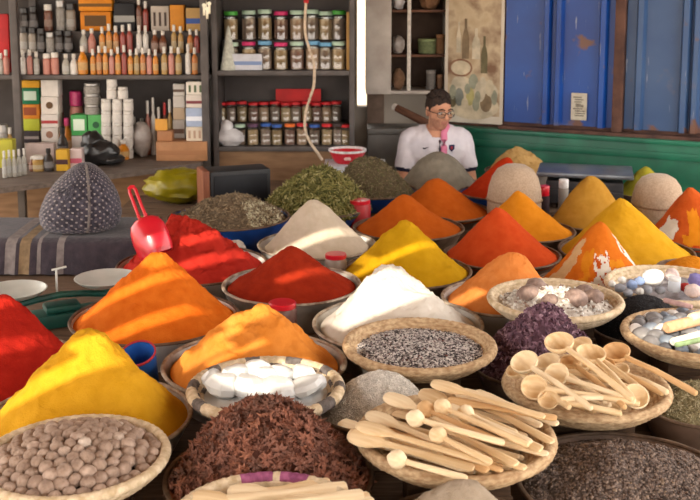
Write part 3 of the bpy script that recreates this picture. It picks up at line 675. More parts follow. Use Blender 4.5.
# sticks basket at the bottom edge
p,R,Dp,tb=basket('sticks','straw basket with purple bands on its rim at the bottom edge','dark wooden block under the purple-banded basket',mats=(M_strawl,M_bpurp),pattern=lambda a,c:1 if c==5 and 66<math.degrees(a)<112 and not 84<math.degrees(a)<91 else 0,rim=.012)
SK=[(300,495,205,503,'flat',.785),(322,489,225,499,'flat',.79),(338,497,240,508,'flat',.795),(250,493,330,500,'spoon',.785),(306,486,246,494,'flat',.785),(345,500,262,511,'flat',.79),(212,500,290,512,'spoon',.785),(350,506,275,520,'flat',.79)]
sx=sorted(range(len(SK)),key=lambda i:SK[i][0])
for r_,i in enumerate(sx):
    hx,hy,ex,ey,kd,z=SK[i]
    a=at(hx,hy,z); b=at(ex,ey,z)
    spatula(a,b,kd,(0,-.2,1),'%s wooden utensil, head %s from the left, in the purple-banded basket'%('flat' if kd=='flat' else 'spoon-headed',ORD[r_]),M_wd2 if r_%3 else M_wd,'utensils in the purple-banded basket')
for i in range(8):
    w=-.09+.02*i; a=Vector((p.x+.11-.03*(i%2),p.y+w,.76+.012*(i%2))); b=a+Vector((-.2,.01,0))
    spatula(a,b,'flat',(0,0,1),'covered utensil at the bottom of the purple-banded basket',M_wd2,'covered utensils in the purple-banded basket')
# ================================================================ SMALL THINGS AMONG THE TRAYS
def add(name,label,cat,m,mats,loc,rot=(0,0,0),group=None,**k): return tag(m.build(name,mats,loc=loc,rot=rot,**k),label,cat,group)
T0=TZ+.001
# red scoop stuck in the crimson heap
M_rp=mat('red_plastic',(204,24,44),(186,16,36),scale=6,rough=.3,spec=.5,coat=.3)
top=at(131,187,Y=3.66); bot=at(150,236,Y=3.60)
ax=(bot-top).normalized()
t=thing('scoop','red plastic scoop stuck handle-up in the crimson heap','scoop',bot)
Mx=basis(ax,(0,-1,.2)).to_3x3().to_4x4()
m=MB()
# scoop: rounded shell closed at the top, open downward/backward
n=24; v=[];f=[]; prof=[(-.075,.012),(-.07,.034),(-.055,.055),(-.03,.066),(.01,.07),(.05,.068),(.075,.062)]
for x,w in prof:
    for i in range(n):
        a=2*PI*i/n; v.append((x,w*math.cos(a),w*.72*math.sin(a)))
for x,w in reversed(prof):
    for i in range(n):
        a=2*PI*i/n; w2=w-.004; v.append((x+(.004 if x<0 else 0),w2*math.cos(a),w2*.72*math.sin(a)))
k=len(prof)*2
for j in range(k-1):
    for i in range(n): f.append((j*n+i,j*n+(i+1)%n,(j+1)*n+(i+1)%n,(j+1)*n+i))
f.append(tuple(range(n-1,-1,-1))); f.append(tuple((k-1)*n+i for i in range(n)))
m.add(v,f,0,Mx); m.build('scoop_bowl',M_rp,t)
m=MB(); pts=[]
L=(bot-top).length
for sgn in (-1,1):
    m.tube([(-.065,sgn*.013,0),(-L*.55,sgn*.012,.004),(-L*.93,sgn*.012,0),(-L*.985,sgn*.006,0)],[.006,.006,.0065,.006],8,0,Mx)
m.tube([(-L*.975,-.013,0),(-L*1.0,0,0),(-L*.975,.013,0)],[.0065,.008,.0065],8,0,Mx); m.tube([(-.085,-.015,0),(-.06,0,0),(-.085,.015,0)],.007,8,0,Mx)
m.build('handle',M_rp,t)
# lidded jars
def lidjar(label,x,y,r,h,body,lid,lh=.018):
    t=thing('spice_jar',label,'jar',(x,y,T0)); m=MB(); m.lathe([(r*.9,0),(r,.006),(r,h-lh-.012),(r*.88,h-lh)],n=28); m.build('body',body,t)
    m=MB(); m.lathe([(r*.93,h-lh+.0005),(r*.96,h-lh+.002),(r*.96,h-.003),(r*.9,h)],n=28); m.build('lid',lid,t); return t
lidjar('round jar with red lid between the cream heap and yellow heap',-.055,3.745,.043,.145,mat('jar_greybody',(150,134,124),(128,112,104),scale=9,rough=.3),M_rp)
lidjar('dark jar with red lid between the pale orange heap and white powder',-.215,3.07,.046,.168,mat('jar_brownbody',(108,78,72),(88,58,54),scale=9,rough=.3),M_rp)
lidjar('low red pot at the back beside the cream heap',.045,4.72,.055,.15,mat('pot_red',(176,52,56),(150,40,44),scale=8,rough=.4),M_rp)
lidjar('small red pot between scale and tied beige bundle',.985,4.99,.03,.165,cm('pot_dark',(60,44,48)),M_rp,.05)
lidjar('small bottle with square white cap before the weighing scale',1.10,5.06,.026,.185,mat('bot_grey',(150,146,140),(124,118,112),scale=9,rough=.3),cm('cap_white',(226,226,226)),.045)
# blue cup with red rim
t=thing('cup','blue plastic cup with red rim behind the yellow heap','cup',(-.585,2.75,T0+.012),(D(24),0,D(-12)))
m=MB(); m.lathe([(.036,0),(.05,.134),(.047,.134),(.033,.004)],n=32); m.build('body',mat('cup_blue',(52,110,196),(40,92,176),scale=8,rough=.35),t)
m=MB(); m.lathe([(.0505,.134),(.052,.137),(.0505,.141),(.0475,.141),(.0465,.137),(.0505,.134)],n=32,close=False); m.build('rim',cm('cup_red',(196,60,70)),t)
# small white sack and green tin by the blue dish
m=MB(); m.blob((0,0,.055),(.046,.044,.058),20,14,noi=.12,fq=2,seed=4); add('cloth_bag','small white cloth bag between blue herb dish and crimson heap','bag',m,cm('bag_white',(214,210,202),bump=.3,bscale=40),(-.475,4.075,T0))
t=thing('tin','green-lidded blue tin left of the wide blue herb dish','tin',(-.905,4.36,T0)); m=MB(); m.rbox(-.05,-.04,0,.05,.04,.115,.006); m.build('body',cm('tin_blue',(56,84,140)),t); m=MB(); m.rbox(-.053,-.043,.1155,.053,.043,.142,.006); m.build('lid',cm('tin_green',(140,190,64)),t)
# tied beige bundle and drawstring bag
M_cl=mat('sack_cloth',(176,154,132),(156,134,112),scale=120,rough=.9,bump=.3,bscale=200,sheen=.2)
def bundle(name,label,x,y,r,h,seam,seed):
    t=thing(name,label,'bag',(x,y,T0)); m=MB(); n=48; v=[];f=[]
    pr=[(.70,0),(.95,.05),(1.0,.18),(1.0,.36),(.985,.42),(1.0,.47),(.96,.62),(.86,.78),(.66,.91),(.38,.98),(.12,1.0),(.01,1.0)]
    for q,z in pr:
        for i in range(n):
            a=2*PI*i/n; w=1+.025*noise.noise(Vector((math.cos(a)*2.5,math.sin(a)*2.5,z*3+seed)))+.008*math.sin(a*14+seed)*(1 if z>.4 else .4)
            v.append((r*q*w*math.cos(a),r*q*w*math.sin(a),h*z))
    for j in range(len(pr)-1):
        for i in range(n): f.append((j*n+i,j*n+(i+1)%n,(j+1)*n+(i+1)%n,(j+1)*n+i))
    f.append(tuple(range(n-1,-1,-1))); f.append(tuple((len(pr)-1)*n+i for i in range(n)))
    m.add(v,f); m.build('cloth',M_cl,t,ang=70)
    if seam:
        v,f,_=coil_ring(r*1.0,h*.42,.005,n=96,lobes=40); m=MB(); m.v=v; m.f=f; m.m=[0]*len(f); m.build('tie_cord',mat('cord_brown',(150,124,100),(128,104,84),scale=90),t)
    return t
bundle('cloth_bundle','domed beige cloth bundle tied round the middle behind the amber cone',.81,4.835,.133,.305,True,1)
bundle('drawstring_bag','rounded beige cloth bag behind the streaked cone at far right',1.505,4.80,.122,.262,True,5)
# electronic weighing scale
t=thing('weighing_scale','flat grey electronic scale on the table by the green panel','scale',(1.27,5.32,T0),(0,0,D(-14)))
m=MB(); m.rbox(-.20,-.13,.03,.20,.15,.145,.012); m.rbox(-.2,-.17,.03,.2,-.131,.10,.01); m.build('body',mat('scale_body',(66,66,70),(50,50,54),scale=9,rough=.45),t)
m=MB(); m.rbox(-.25,-.15,.166,.25,.17,.19,.008); m.build('platform',mat('scale_plate',(132,138,146),(110,116,124),scale=7,rough=.3,metal=.6),t)
m=MB(); m.lathe([(.05,.1455),(.04,.1655)],n=16); m.build('support',M_dark,t)
for sx in (-.16,.16):
    for sy in (-.1,.11):
        m=MB(); m.lathe([(.015,0),(.018,.0295)],n=12,M=Matrix.Translation((sx,sy,0))); m.build('foot',M_dark,t)
# brass-and-green balance scale at the left
M_gr=mat('balance_green',(28,92,82),(20,64,60),scale=14,rough=.45,spec=.5); M_pan=mat('balance_pan',(206,210,206),(186,192,188),scale=9,rough=.35,metal=.25)
t=thing('balance_scale','green balance scale with two round metal pans behind the deep red heap','scale',(-1.0,3.35,T0),(0,0,D(27)))
m=MB(); m.rbox(-.17,-.05,0,.17,.05,.05,.012); m.rbox(-.06,-.04,.051,.06,.04,.075,.01); m.build('base',M_gr,t)
m=MB(); m.tube([(-.16,0,.085),(-.08,0,.098),(.0,0,.105),(.08,0,.098),(.16,0,.085)],[(.014,.012)]*5,8); m.build('beam',M_gr,t)
for sx in (-1,1):
    m=MB(); m.lathe([(.012,.0985),(.012,.114),(.05,.118)],n=16,M=Matrix.Translation((sx*.158,0,0))); m.build('pan_support',M_gr,t)
    m=MB(); m.lathe([(.05,.1185),(.09,.128),(.112,.146),(.108,.147),(.088,.132),(.02,.124)],n=48,M=Matrix.Translation((sx*.158,0,0))); m.build('pan',M_pan,t)
m=MB(); m.tube([(-.01,.02,.10),(-.01,.02,.19)],.004,8); m.tube([(-.025,.02,.19),(.025,.02,.196)],.004,8); m.build('pointer',M_pan,t)
# draped cloth box with knitted hat
M_drape=mat('drape',(64,55,63),(50,45,53),scale=30,rough=.95,bump=.35,bscale=80,sheen=.15); M_dst=mat('drape_stripe',(138,116,88),(112,94,72),scale=40,rough=.95); M_dst2=mat('drape_pale',(132,124,122),(112,104,104),scale=40,rough=.95)
m=MB(); m.rbox(-1.9,3.99,T0,-.875,4.36,.716,.006); o=add('crate','wooden crate beneath the draped purple-grey cloth','crate',m,M_tbl,(0,0,0))
def drape():
    m=MB(); nu,nv=150,60; v=[];f=[];mi=[]
    path=[(4.40,.60),(4.385,.735),(4.36,.742),(4.0,.738),(3.975,.728),(3.965,.70),(3.945,.608)]
    cum=[0]
    for a,b in zip(path,path[1:]): cum.append(cum[-1]+math.hypot(b[0]-a[0],b[1]-a[1]))
    def pp(s):
        s*=cum[-1]
        for i in range(len(path)-1):
            if s<=cum[i+1]+1e-9:
                q=(s-cum[i])/(cum[i+1]-cum[i]); return path[i][0]*(1-q)+path[i+1][0]*q,path[i][1]*(1-q)+path[i+1][1]*q
        return path[-1]
    for L in (0,1):
        for j in range(nv+1):
            s=j/nv; y,z=pp(s); hang=max(0,(.735-z)/.13) if s>.5 else 0
            for i in range(nu+1):
                x=-1.93+1.085*i/nu; fold=.012*math.sin(x*34+2*math.sin(x*9))*hang
                w=.004*noise.noise(Vector((x*9,y*9,z*9)))
                v.append((x,y-abs(fold)-.006*L*(1 if hang else 0),z+w*(1-hang)*.6+(.005*L if not hang else 0)))
    st=(nu+1)*(nv+1)
    for L in (0,1):
        for j in range(nv):
            for i in range(nu):
                a=L*st+j*(nu+1)+i; f.append((a,a+1,a+nu+2,a+nu+1))
                x=-1.93+1.085*(i+.5)/nu; mm=0
                if -1.40<x<-1.36 or -1.27<x<-1.255: mm=2
                if -1.345<x<-1.30 : mm=1
                if -1.19<x<-1.165: mm=2
                mi.append(mm)
    for i in range(nu):
        for j in (0,nv): a=j*(nu+1)+i; f.append((a,a+1,st+a+1,st+a)); mi.append(0)
    for j in range(nv):
        for i in (0,nu): a=j*(nu+1)+i; f.append((a,a+nu+1,st+a+nu+1,st+a)); mi.append(0)
    m.v=v;m.f=f;m.m=mi; return m
add('draped_cloth','purple-grey striped cloth draped over a crate behind the balance scale','cloth',drape(),[M_drape,M_dst,M_dst2],(0,0,0),ang=70)
# knitted hat / bag
M_knit=mat('knit',(46,43,54),(74,70,82),scale=70,rough=.95,tex='voronoi',bump=.6,bscale=160,contrast=(.2,.8),sheen=.3); M_knl=mat('knit_light',(122,114,108),(96,90,96),scale=90,rough=.95,bump=.6,bscale=120)
hx=at(66,240,.752); 
t=thing('knitted_bag','dark grey knitted wool bag slumped on the draped cloth','bag',(hx.x,4.15,.752))
m=MB(); n=108; v=[];f=[];mi=[]
pr=[(.150,0),(.166,.02),(.172,.06),(.164,.10),(.148,.145),(.124,.185),(.096,.22),(.070,.246),(.048,.264),(.026,.276),(.004,.28)]
fine=[]
for a,b in zip(pr,pr[1:]):
    for q in range(6): fine.append((a[0]+(b[0]-a[0])*q/6,a[1]+(b[1]-a[1])*q/6))
fine.append(pr[-1])
for j,(r,z) in enumerate(fine):
    for i in range(n):
        a=2*PI*i/n; st=.004*math.sin(a*24+(j%2)*PI/2)*math.sin(j*1.6); w=1+.05*noise.noise(Vector((math.cos(a)*1.5,math.sin(a)*1.5,z*6)))
        v.append(((r*w+st*(r/.17))*math.cos(a)+.10*z+.0,(r*w*.78+st)*math.sin(a),z))
for j in range(len(fine)-1):
    for i in range(n):
        f.append((j*n+i,j*n+(i+1)%n,(j+1)*n+(i+1)%n,(j+1)*n+i)); mi.append(1 if (i+j)%4==0 and (i-j)%4==0 else 0)
f.append(tuple(range(n-1,-1,-1))); mi.append(0); f.append(tuple((len(fine)-1)*n+i for i in range(n))); mi.append(0)
m.v=v;m.f=f;m.m=mi; m.build('knitted_body',[M_knit,mat('knit_fleck',(160,152,150),(132,124,126),scale=60,rough=.95)],t,ang=80)
m=MB(); pts=[]
for j in range(2,len(fine)-6,2):
    r,z=fine[j]; a=D(292); pts.append(((r+.004)*math.cos(a)+.10*z,(r*.78+.006)*math.sin(a),z))
m.tube(pts,.006,8); m.build('seam',M_knl,t)
m=MB()
for k in range(7): m.tube([(-.005+.012*math.cos(k),-.128+.006*math.sin(k),.192),(-.02+.03*math.cos(k*1.3),-.150,.185-.006*k)],.0035,6)
m.blob((0,-.125,.195),.014,12,8); m.build('tassel',M_knit,t)
# yellow plastic bag, black appliance, cable, red bowl on a box
m=MB(); m.blob((0,0,.092),(.20,.12,.09),36,20,noi=.16,fq=2.6,seed=8); add('plastic_bag','crumpled yellow-green plastic bag under the left counter','bag',m,mat('bag_yellow',(150,138,14),(118,108,8),scale=12,rough=.35,spec=.5,bump=.3,bscale=22),(-.93,5.36,T0))
t=thing('appliance','black boxy appliance with a wooden side behind the blue herb dish','appliance',(-.585,5.12,T0),(0,0,D(20)))
m=MB(); m.rbox(-.16,-.07,0,.16,.1,.232,.012); m.build('casing',mat('app_black',(22,22,26),(34,34,38),scale=8,rough=.55,spec=.6),t)
m=MB(); m.rbox(-.195,-.07,0,-.1605,.1,.236,.006); m.build('side_panel',mat('app_wood',(142,86,60),(116,66,46),scale=8,stretch=(10,10,1),rough=.5),t)
m=MB(); m.rbox(-.14,-.078,.02,.14,-.0705,.21,.004); m.build('front_panel',mat('app_front',(30,32,38),(20,20,24),scale=6,rough=.5,spec=.3),t)
m=MB(); m.rbox(-.18,-.155,0,.18,.12,.145,.006); m.rbox(-.17,-.157,.05,.1,-.1555,.10,.0006,1); add('storage_box','pale blue-white box under the red bowl by the back shelves','box',m,[cm('box_pale',(196,200,210)),cm('box_blue',(88,108,160))],(.03,5.80,T0))
t=thing('bowl','red bowl with white rim on the pale box below the hanging cable','bowl',(-.015,5.79,T0+.1465))
m=MB(); m.lathe([(.068,0),(.085,.02),(.108,.066),(.104,.066),(.08,.02),(.06,.006)],n=40); m.build('body',M_rp,t)
m=MB(); m.lathe([(.1085,.0665),(.112,.072),(.112,.080),(.106,.080),(.104,.0665),(.1085,.0665)],n=40,close=False); m.build('rim',cm('bowl_rim',(230,226,226)),t)
m=MB()
for dx,s in ((-.008,.012),(.006,.014),(.014,.009)): m.blob((dx,-.0965,.035+.004*math.sin(dx*400)),(s,.003,s*.8),10,6)
m.build('flower_print',cm('bowl_flower',(226,190,184)),t)
m=MB(); pts=[at(x,y,Y=5.62) for x,y in ((307,-75),(307,-30),(306,0),(305,30),(309,48),(314,64),(314,84),(310,98),(306,112),(305,128),(310,142),(317,152),(323,161))]
P2=[]
for i in range(len(pts)-1):
    p0=pts[max(0,i-1)];p1=pts[i];p2=pts[i+1];p3=pts[min(len(pts)-1,i+2)]
    for q in range(6):
        w=q/6; P2.append(.5*((2*p1)+(p2-p0)*w+(2*p0-5*p1+4*p2-p3)*w*w+(3*p1-p0-3*p2+p3)*w**3))
t=thing('cable','cream cable hanging down in front of the back shelves','cable',(0,0,0)); m=MB(); m.tube(P2,.008,8); m.build('cord',cm('cable_cream',(202,182,160)),t)
m=MB(); m.tube([at(307,-8,Y=5.62),at(306,3,Y=5.62)],.014,10); m.build('joint',cm('cable_red',(176,40,44)),t)
# ================================================================ SEATED MAN
def capsule(m,a,b,ra,rb,n=16,squash=(1,1),k=6):
    a=Vector(a);b=Vector(b); B=basis(b-a,(0,1,0)); L=(b-a).length; v=[];f=[];rings=[]
    for i in range(k+1): t=PI/2*(1-i/k); rings.append((-ra*math.sin(t),max(.0005,ra*math.cos(t))))
    for i in range(k+1): t=PI/2*i/k; rings.append((L+rb*math.sin(t),max(.0005,rb*math.cos(t))))
    for x,r in rings:
        for i in range(n):
            w=2*PI*i/n; v.append(a+(B@Vector((x,r*squash[0]*math.cos(w),r*squash[1]*math.sin(w)))))
    q=len(rings)
    for j in range(q-1):
        for i in range(n): f.append((j*n+i,j*n+(i+1)%n,(j+1)*n+(i+1)%n,(j+1)*n+i))
    f.append(tuple(range(n-1,-1,-1))); f.append(tuple((q-1)*n+i for i in range(n)))
    m.add(v,f)
def remesh(m,vox,smooth_it=6,fac=.5):
    me=bpy.data.meshes.new('tmp'); me.from_pydata(m.v,[],m.f); me.update()
    o=bpy.data.objects.new('tmp',me); COL.objects.link(o)
    r=o.modifiers.new('r','REMESH'); r.mode='VOXEL'; r.voxel_size=vox
    if smooth_it: s=o.modifiers.new('s','SMOOTH'); s.iterations=smooth_it; s.factor=fac
    dg=bpy.context.evaluated_depsgraph_get(); e=o.evaluated_get(dg); me2=bpy.data.meshes.new_from_object(e)
    bpy.data.objects.remove(o); me2.polygons.foreach_set('use_smooth',[True]*len(me2.polygons)); return me2
MX,MY=.545,6.26
man=thing('person','man in glasses and white football shirt seated behind the grey heap','person',(MX,MY,0.0))
hc=Vector((.010,-.045,.998))     # head centre (local)
HR=Matrix.Rotation(D(24),4,'Z')@Matrix.Rotation(D(8),4,'X')   # turned to the right and slightly down
def hp(x,y,z): return hc+(HR@Vector((x,y,z)))
b=MB()
def hblob(c,r,**k):
    q=MB(); q.blob((0,0,0),r,24,16); b.add(q.v,q.f,0,Matrix.Translation(hp(*c))@HR)
hblob((0,.012,.028),(.074,.094,.092)); hblob((0,-.018,-.030),(.062,.072,.078)); hblob((0,-.045,-.078),(.036,.036,.030)); hblob((0,-.015,-.062),(.056,.055,.04))
hblob((0,-.078,.028),(.05,.020,.014))      # brow ridge
capsule(b,hp(0,-.088,.018),hp(0,-.108,-.020),.009,.0135); hblob((-.011,-.098,-.022),(.009,.009,.008)); hblob((.011,-.098,-.022),(.009,.009,.008))
hblob((0,-.083,-.048),(.024,.012,.007)); hblob((0,-.080,-.060),(.021,.012,.008))
for s in (-1,1):
    hblob((s*.040,-.066,-.018),(.022,.02,.02)); hblob((s*.073,.012,-.002),(.009,.020,.032))
capsule(b,(0,.01,.84),tuple(hp(0,.015,-.06)),.058,.052)
# torso, arms
capsule(b,(-.14,.02,.825),(.14,.02,.825),.06,.062); capsule(b,(-.07,.02,.76),(.07,.02,.76),.125,.125,squash=(1,.85)); capsule(b,(-.05,.02,.55),(.05,.02,.55),.125,.125,squash=(1,.9)); capsule(b,(-.06,.03,.42),(.06,.03,.42),.12,.12,squash=(1,1)); capsule(b,(0,.02,.42),(0,.02,.78),.13,.14)
capsule(b,(-.09,.02,.852),(.09,.02,.852),.045,.045); capsule(b,(-.03,-.02,.80),(.03,-.02,.80),.088,.088)
HANDS=[]
for s in (-1,1):
    sh=Vector((s*.165,.02,.808)); el=Vector((s*.213,-.04,.56)); wr=Vector((s*.12,-.24,.565+.0))
    wr=Vector((s*.13,-.13,.505)); 
    capsule(b,sh,el,.056,.045); capsule(b,el,wr,.044,.029)
    hd=Vector((s*.085,-.20,.485)); capsule(b,wr,hd,.028,.034,squash=(1.25,.6))
    dv=(hd-wr).normalized(); side=Vector((s,0,0)).cross(Vector((0,0,1))); lat=dv.cross(Vector((0,0,1))).normalized()
    for i,(o_,L) in enumerate(((-.03,.062),(-.010,.074),(.010,.07),(.029,.055))):
        r0=hd+lat*o_+dv*.012; r1=r0+dv*L*.55+Vector((0,0,-.004)); r2=r1+dv*L*.3+Vector((0,0,-.018))
        capsule(b,r0,r1,.0095,.009,10); capsule(b,r1,r2,.009,.0075,10)
    t0=wr+dv*.03+lat*(-.024 if s>0 else .024); t1=t0+dv*.035+lat*(-.022 if s>0 else .022); t2=t1+dv*.03+lat*(-.004 if s>0 else .004)
    capsule(b,t0,t1,.011,.010,10); capsule(b,t1,t2,.010,.008,10)
    hip=Vector((s*.09,.0,.42)); kn=Vector((s*.15,-.42,.44)); an=Vector((s*.13,-.36,.075))
    capsule(b,hip,kn,.085,.06); capsule(b,kn,an,.056,.038); capsule(b,an+Vector((0,.02,-.028)),an+Vector((s*.02,-.17,-.04)),.036,.028)
me=remesh(b,.0055,5)
M_skin=mat('skin',(206,152,122),(190,136,108),scale=9,rough=.6,bump=.05,bscale=60); M_beard=mat('stubble',(182,132,108),(160,114,94),scale=60,rough=.8); M_lip=mat('lips',(170,112,96),rough=.6); M_trs=mat('trousers',(44,48,66),(36,40,56),scale=20,rough=.9); M_shoe=mat('shoes',(38,34,34),rough=.6)
for q in (M_skin,M_beard,M_lip): me.materials.append(q)
HI=HR.inverted(); mi=[]
for p_ in me.polygons:
    c=HI@(p_.center-hc); k=0
    if p_.center.z>.86 and abs(c.x)<.09:
        nz=.006*noise.noise(c*60)
        if -.115<c.z<-.034+nz and c.y<.012 and (c.z<-.062+nz or abs(c.x)>.026 or c.z>-.048 and c.z<-.036): k=1
        if abs(c.x)>.045 and -.06<c.z<.02 and -.02<c.y<.005: k=1
        if abs(c.x)<.023 and -.066<c.z<-.045 and c.y<-.08: k=2
    mi.append(k)
me.polygons.foreach_set('material_index',mi); me.name='body'
bo=bpy.data.objects.new('body',me); COL.objects.link(bo); bo.parent=man
# eyes, brows, glasses, hair
def hpart(name,mb,m): 
    o=mb.build(name,m,man); o.location=hc; o.rotation_euler=HR.to_euler(); return o
for s in (-1,1):
    m=MB(); m.blob((s*.031,-.0795,.006),(.0145,.009,.0075),14,10); m.blob((s*.031+.003,-.0868,.006),(.0055,.0035,.0055),10,8,1); hpart('eye',m,[cm('eye_white',(226,220,214)),cm('eye_iris',(42,28,22))])
    m=MB(); m.tube([(s*.012,-.098,.031),(s*.030,-.0965,.037),(s*.050,-.084,.031)],[(.004,.004),(.005,.005),(.003,.003)],8); hpart('eyebrow',m,mat('hair',(28,21,18),(58,42,34),scale=60,rough=.7))
m=MB()
for s in (-1,1):
    pts=[]
    for i in range(25):
        a=2*PI*i/24; pts.append((s*.034+.025*math.copysign(abs(math.cos(a))**.7,math.cos(a)),-.103+.010*abs(math.cos(a)) *(1 if math.cos(a)*s>0 else 0),.004+.019*math.copysign(abs(math.sin(a))**.7,math.sin(a))))
    m.tube(pts,.0024,6)
    m.tube([(s*.059,-.094,.012),(s*.078,-.05,.012),(s*.083,.008,.012)],.0022,6)
m.tube([(-.010,-.104,.010),(0,-.108,.013),(.010,-.104,.010)],.0022,6)
gl=hpart('glasses',m,mat('glasses_frame',(40,30,28),rough=.35,spec=.5))
m=MB()
for s in (-1,1): m.rbox(s*.034-.023,-.1035,-.014,s*.034+.023,-.1025,.022,.0004)
g2=m.build('lenses',glassmat('lens_glass'),gl)
m=MB(); n=64;v=[];f=[];mm=20
for L in (0,1):
    for j in range(mm+1):
        ph=PI/2*j/mm
        for i in range(n):
            a=2*PI*i/n; dx,dy=math.cos(a),math.sin(a); front=max(0,-dy)
            low=-.040+.112*front**.9+(.02*abs(dx) if abs(dx)>.6 else 0)
            low+=.010*noise.noise(Vector((dx*7,dy*7,2)))
            z=low+(.124-low)*math.sin(ph); u=max(-1,min(1,(z-.028)/.094)); rr=math.sqrt(max(.0,1-u*u))
            q=1.0 if L==0 else .95
            nz=1+(.06*noise.fractal(Vector((dx*5,dy*5,z*60)),.9,2,4) if L==0 else 0)
            vol=1+.10*max(0,u)          # longer on top, close-cropped at the sides
            v.append((.0755*dx*rr*q*nz*vol,.012+.0955*dy*rr*q*nz*vol,.028+(z-.028)*(1.06 if L==0 else .96)))
st=n*(mm+1)
for L in (0,1):
    for j in range(mm):
        for i in range(n): f.append((L*st+j*n+i,L*st+j*n+(i+1)%n,L*st+(j+1)*n+(i+1)%n,L*st+(j+1)*n+i))
for i in range(n): f.append((i,(i+1)%n,st+(i+1)%n,st+i))
m.add(v,f)
for k in range(150):
    a=random.uniform(0,2*PI); e=random.uniform(.55,1.5); d_=Vector((math.cos(a)*math.cos(e),math.sin(a)*math.cos(e),math.sin(e)))
    if d_.y<-.2 and d_.z<.62: continue
    m.blob((d_.x*.078,.010+d_.y*.096,.036+d_.z*.092),(random.uniform(.008,.014),random.uniform(.008,.014),random.uniform(.008,.016)),8,6,noi=.3,fq=2,seed=k)
hpart('hair',m,MATS['hair'])
# shirt
b=MB()
capsule(b,(-.14,.02,.822),(.14,.02,.822),.072,.072); capsule(b,(-.085,.02,.862),(.085,.02,.862),.047,.047)
capsule(b,(-.07,.02,.76),(.07,.02,.76),.138,.138,squash=(1,.87)); capsule(b,(-.05,.02,.55),(.05,.02,.55),.142,.142,squash=(1,.9)); capsule(b,(-.05,.03,.43),(.05,.03,.43),.142,.142); capsule(b,(0,.02,.45),(0,.02,.77),.145,.153)
for s in (-1,1):
    sh=Vector((s*.165,.02,.808)); el=Vector((s*.213,-.04,.56)); capsule(b,sh,sh.lerp(el,.62),.070,.068)
me=remesh(b,.007,5)
for v_ in me.vertices:
    c=v_.co; c.y+=.006*noise.noise(c*14)+.004*noise.noise(c*30); c.x+=.004*noise.noise(c*16+Vector((9,0,0)))
bm=bmesh.new(); bm.from_mesh(me); bmesh.ops.delete(bm,geom=[f for f in bm.faces if (lambda c: c.z>.842 and math.hypot(c.x/.066,(c.y+.015)/.105)<1)(f.calc_center_median())],context='FACES'); bm.to_mesh(me); bm.free()
M_sh=mat('shirt_white',(222,216,222),(206,200,208),scale=12,rough=.9,bump=.1,bscale=30); M_trim=mat('shirt_trim',(36,36,58),rough=.9)
me.materials.append(M_sh); me.materials.append(M_trim); mi=[]
for p_ in me.polygons:
    c=p_.center; k=0
    s=1 if c.x>0 else -1; sh=Vector((s*.165,.02,.808)); el=Vector((s*.213,-.04,.56)); t_=(c-sh).dot((el-sh).normalized())/(el-sh).length
    if abs(c.x)>.15 and .72<t_<.83: k=1
    mi.append(k)
me.polygons.foreach_set('material_index',mi); me.name='shirt'
so=bpy.data.objects.new('shirt',me); COL.objects.link(so); so.parent=man
b=MB(); capsule(b,(-.05,.03,.43),(.05,.03,.43),.132,.132)
for s in (-1,1):
    hip=Vector((s*.09,.0,.43)); kn=Vector((s*.15,-.42,.44)); an=Vector((s*.13,-.36,.11)); capsule(b,hip,kn,.098,.074); capsule(b,kn,an,.072,.055)
me=remesh(b,.009,4); me.materials.append(M_trs); me.name='trousers'; o=bpy.data.objects.new('trousers',me); COL.objects.link(o); o.parent=man
for s in (-1,1):
    m=MB(); an=Vector((s*.13,-.36,.075)); m.blob(an+Vector((s*.01,-.06,-.03)),(.055,.135,.044),20,12); m.build('shoe',M_shoe,man)
# crest, small mark, pink scarf
m=MB()
sz=-.115
def fronty(x,z): # front of the chest
    best=0
    for v_ in so.data.vertices:
        if abs(v_.co.x-x)<.012 and abs(v_.co.z-z)<.012: best=min(best,v_.co.y)
    return best
cy_=fronty(.088,.775)
m.add([(.070,cy_-.004,.795),(.106,cy_-.002,.795),(.106,cy_-.004,.772),(.088,cy_-.006,.752),(.070,cy_-.006,.772),(.070,cy_+.01,.795),(.106,cy_+.01,.795),(.106,cy_+.01,.772),(.088,cy_+.01,.752),(.070,cy_+.01,.772)],[(0,4,3,2,1),(5,6,7,8,9),(0,1,6,5),(1,2,7,6),(2,3,8,7),(3,4,9,8),(4,0,5,9)],0)
m.blob((.088,cy_-.006,.777),(.009,.003,.011),10,6,1); m.build('crest',[cm('crest_blue',(38,48,88)),cm('crest_red',(168,60,70))],so,smooth=False)
cy2=fronty(-.075,.775); m=MB(); m.tube([(-.092,cy2-.003,.778),(-.084,cy2-.004,.772),(-.056,cy2-.003,.782)],[(.003,.003),(.004,.004),(.001,.001)],6); m.build('sports_mark',M_trim,so)
m=MB(); pts=[(.06,-.02,.925),(.062,-.065,.905)]
for z in (.87,.83,.79,.75,.70,.65): pts.append((.040-.1*(.87-z)*.2,fronty(.035,z)-.010,z))
m.tube(pts,[(.012,.005)]+[(.020,.006)]*7,10); m.build('scarf',mat('scarf_pink',(222,136,164),(204,116,148),scale=20,rough=.9),man)
m=MB(); m.tube([(.02,-.085,.895)]+[(.012,fronty(.01,z)-.006,z) for z in (.86,.82,.78,.74)],[(.006,.003)]*5,8); m.build('lanyard',M_trim,man)
# stool
t=thing('stool','low wooden stool under the seated man','stool',(MX,MY+.03,0.001)); m=MB(); m.rbox(-.17,-.14,.255,.17,.16,.285,.006); m.build('seat',M_tbl,t)
for sx in (-1,1):
    for sy in (-1,1): m=MB(); m.rbox(sx*.14-.018,sy*.12-.018,0,sx*.14+.018,sy*.12+.018,.2545,.003); m.build('leg',M_tbl,t)
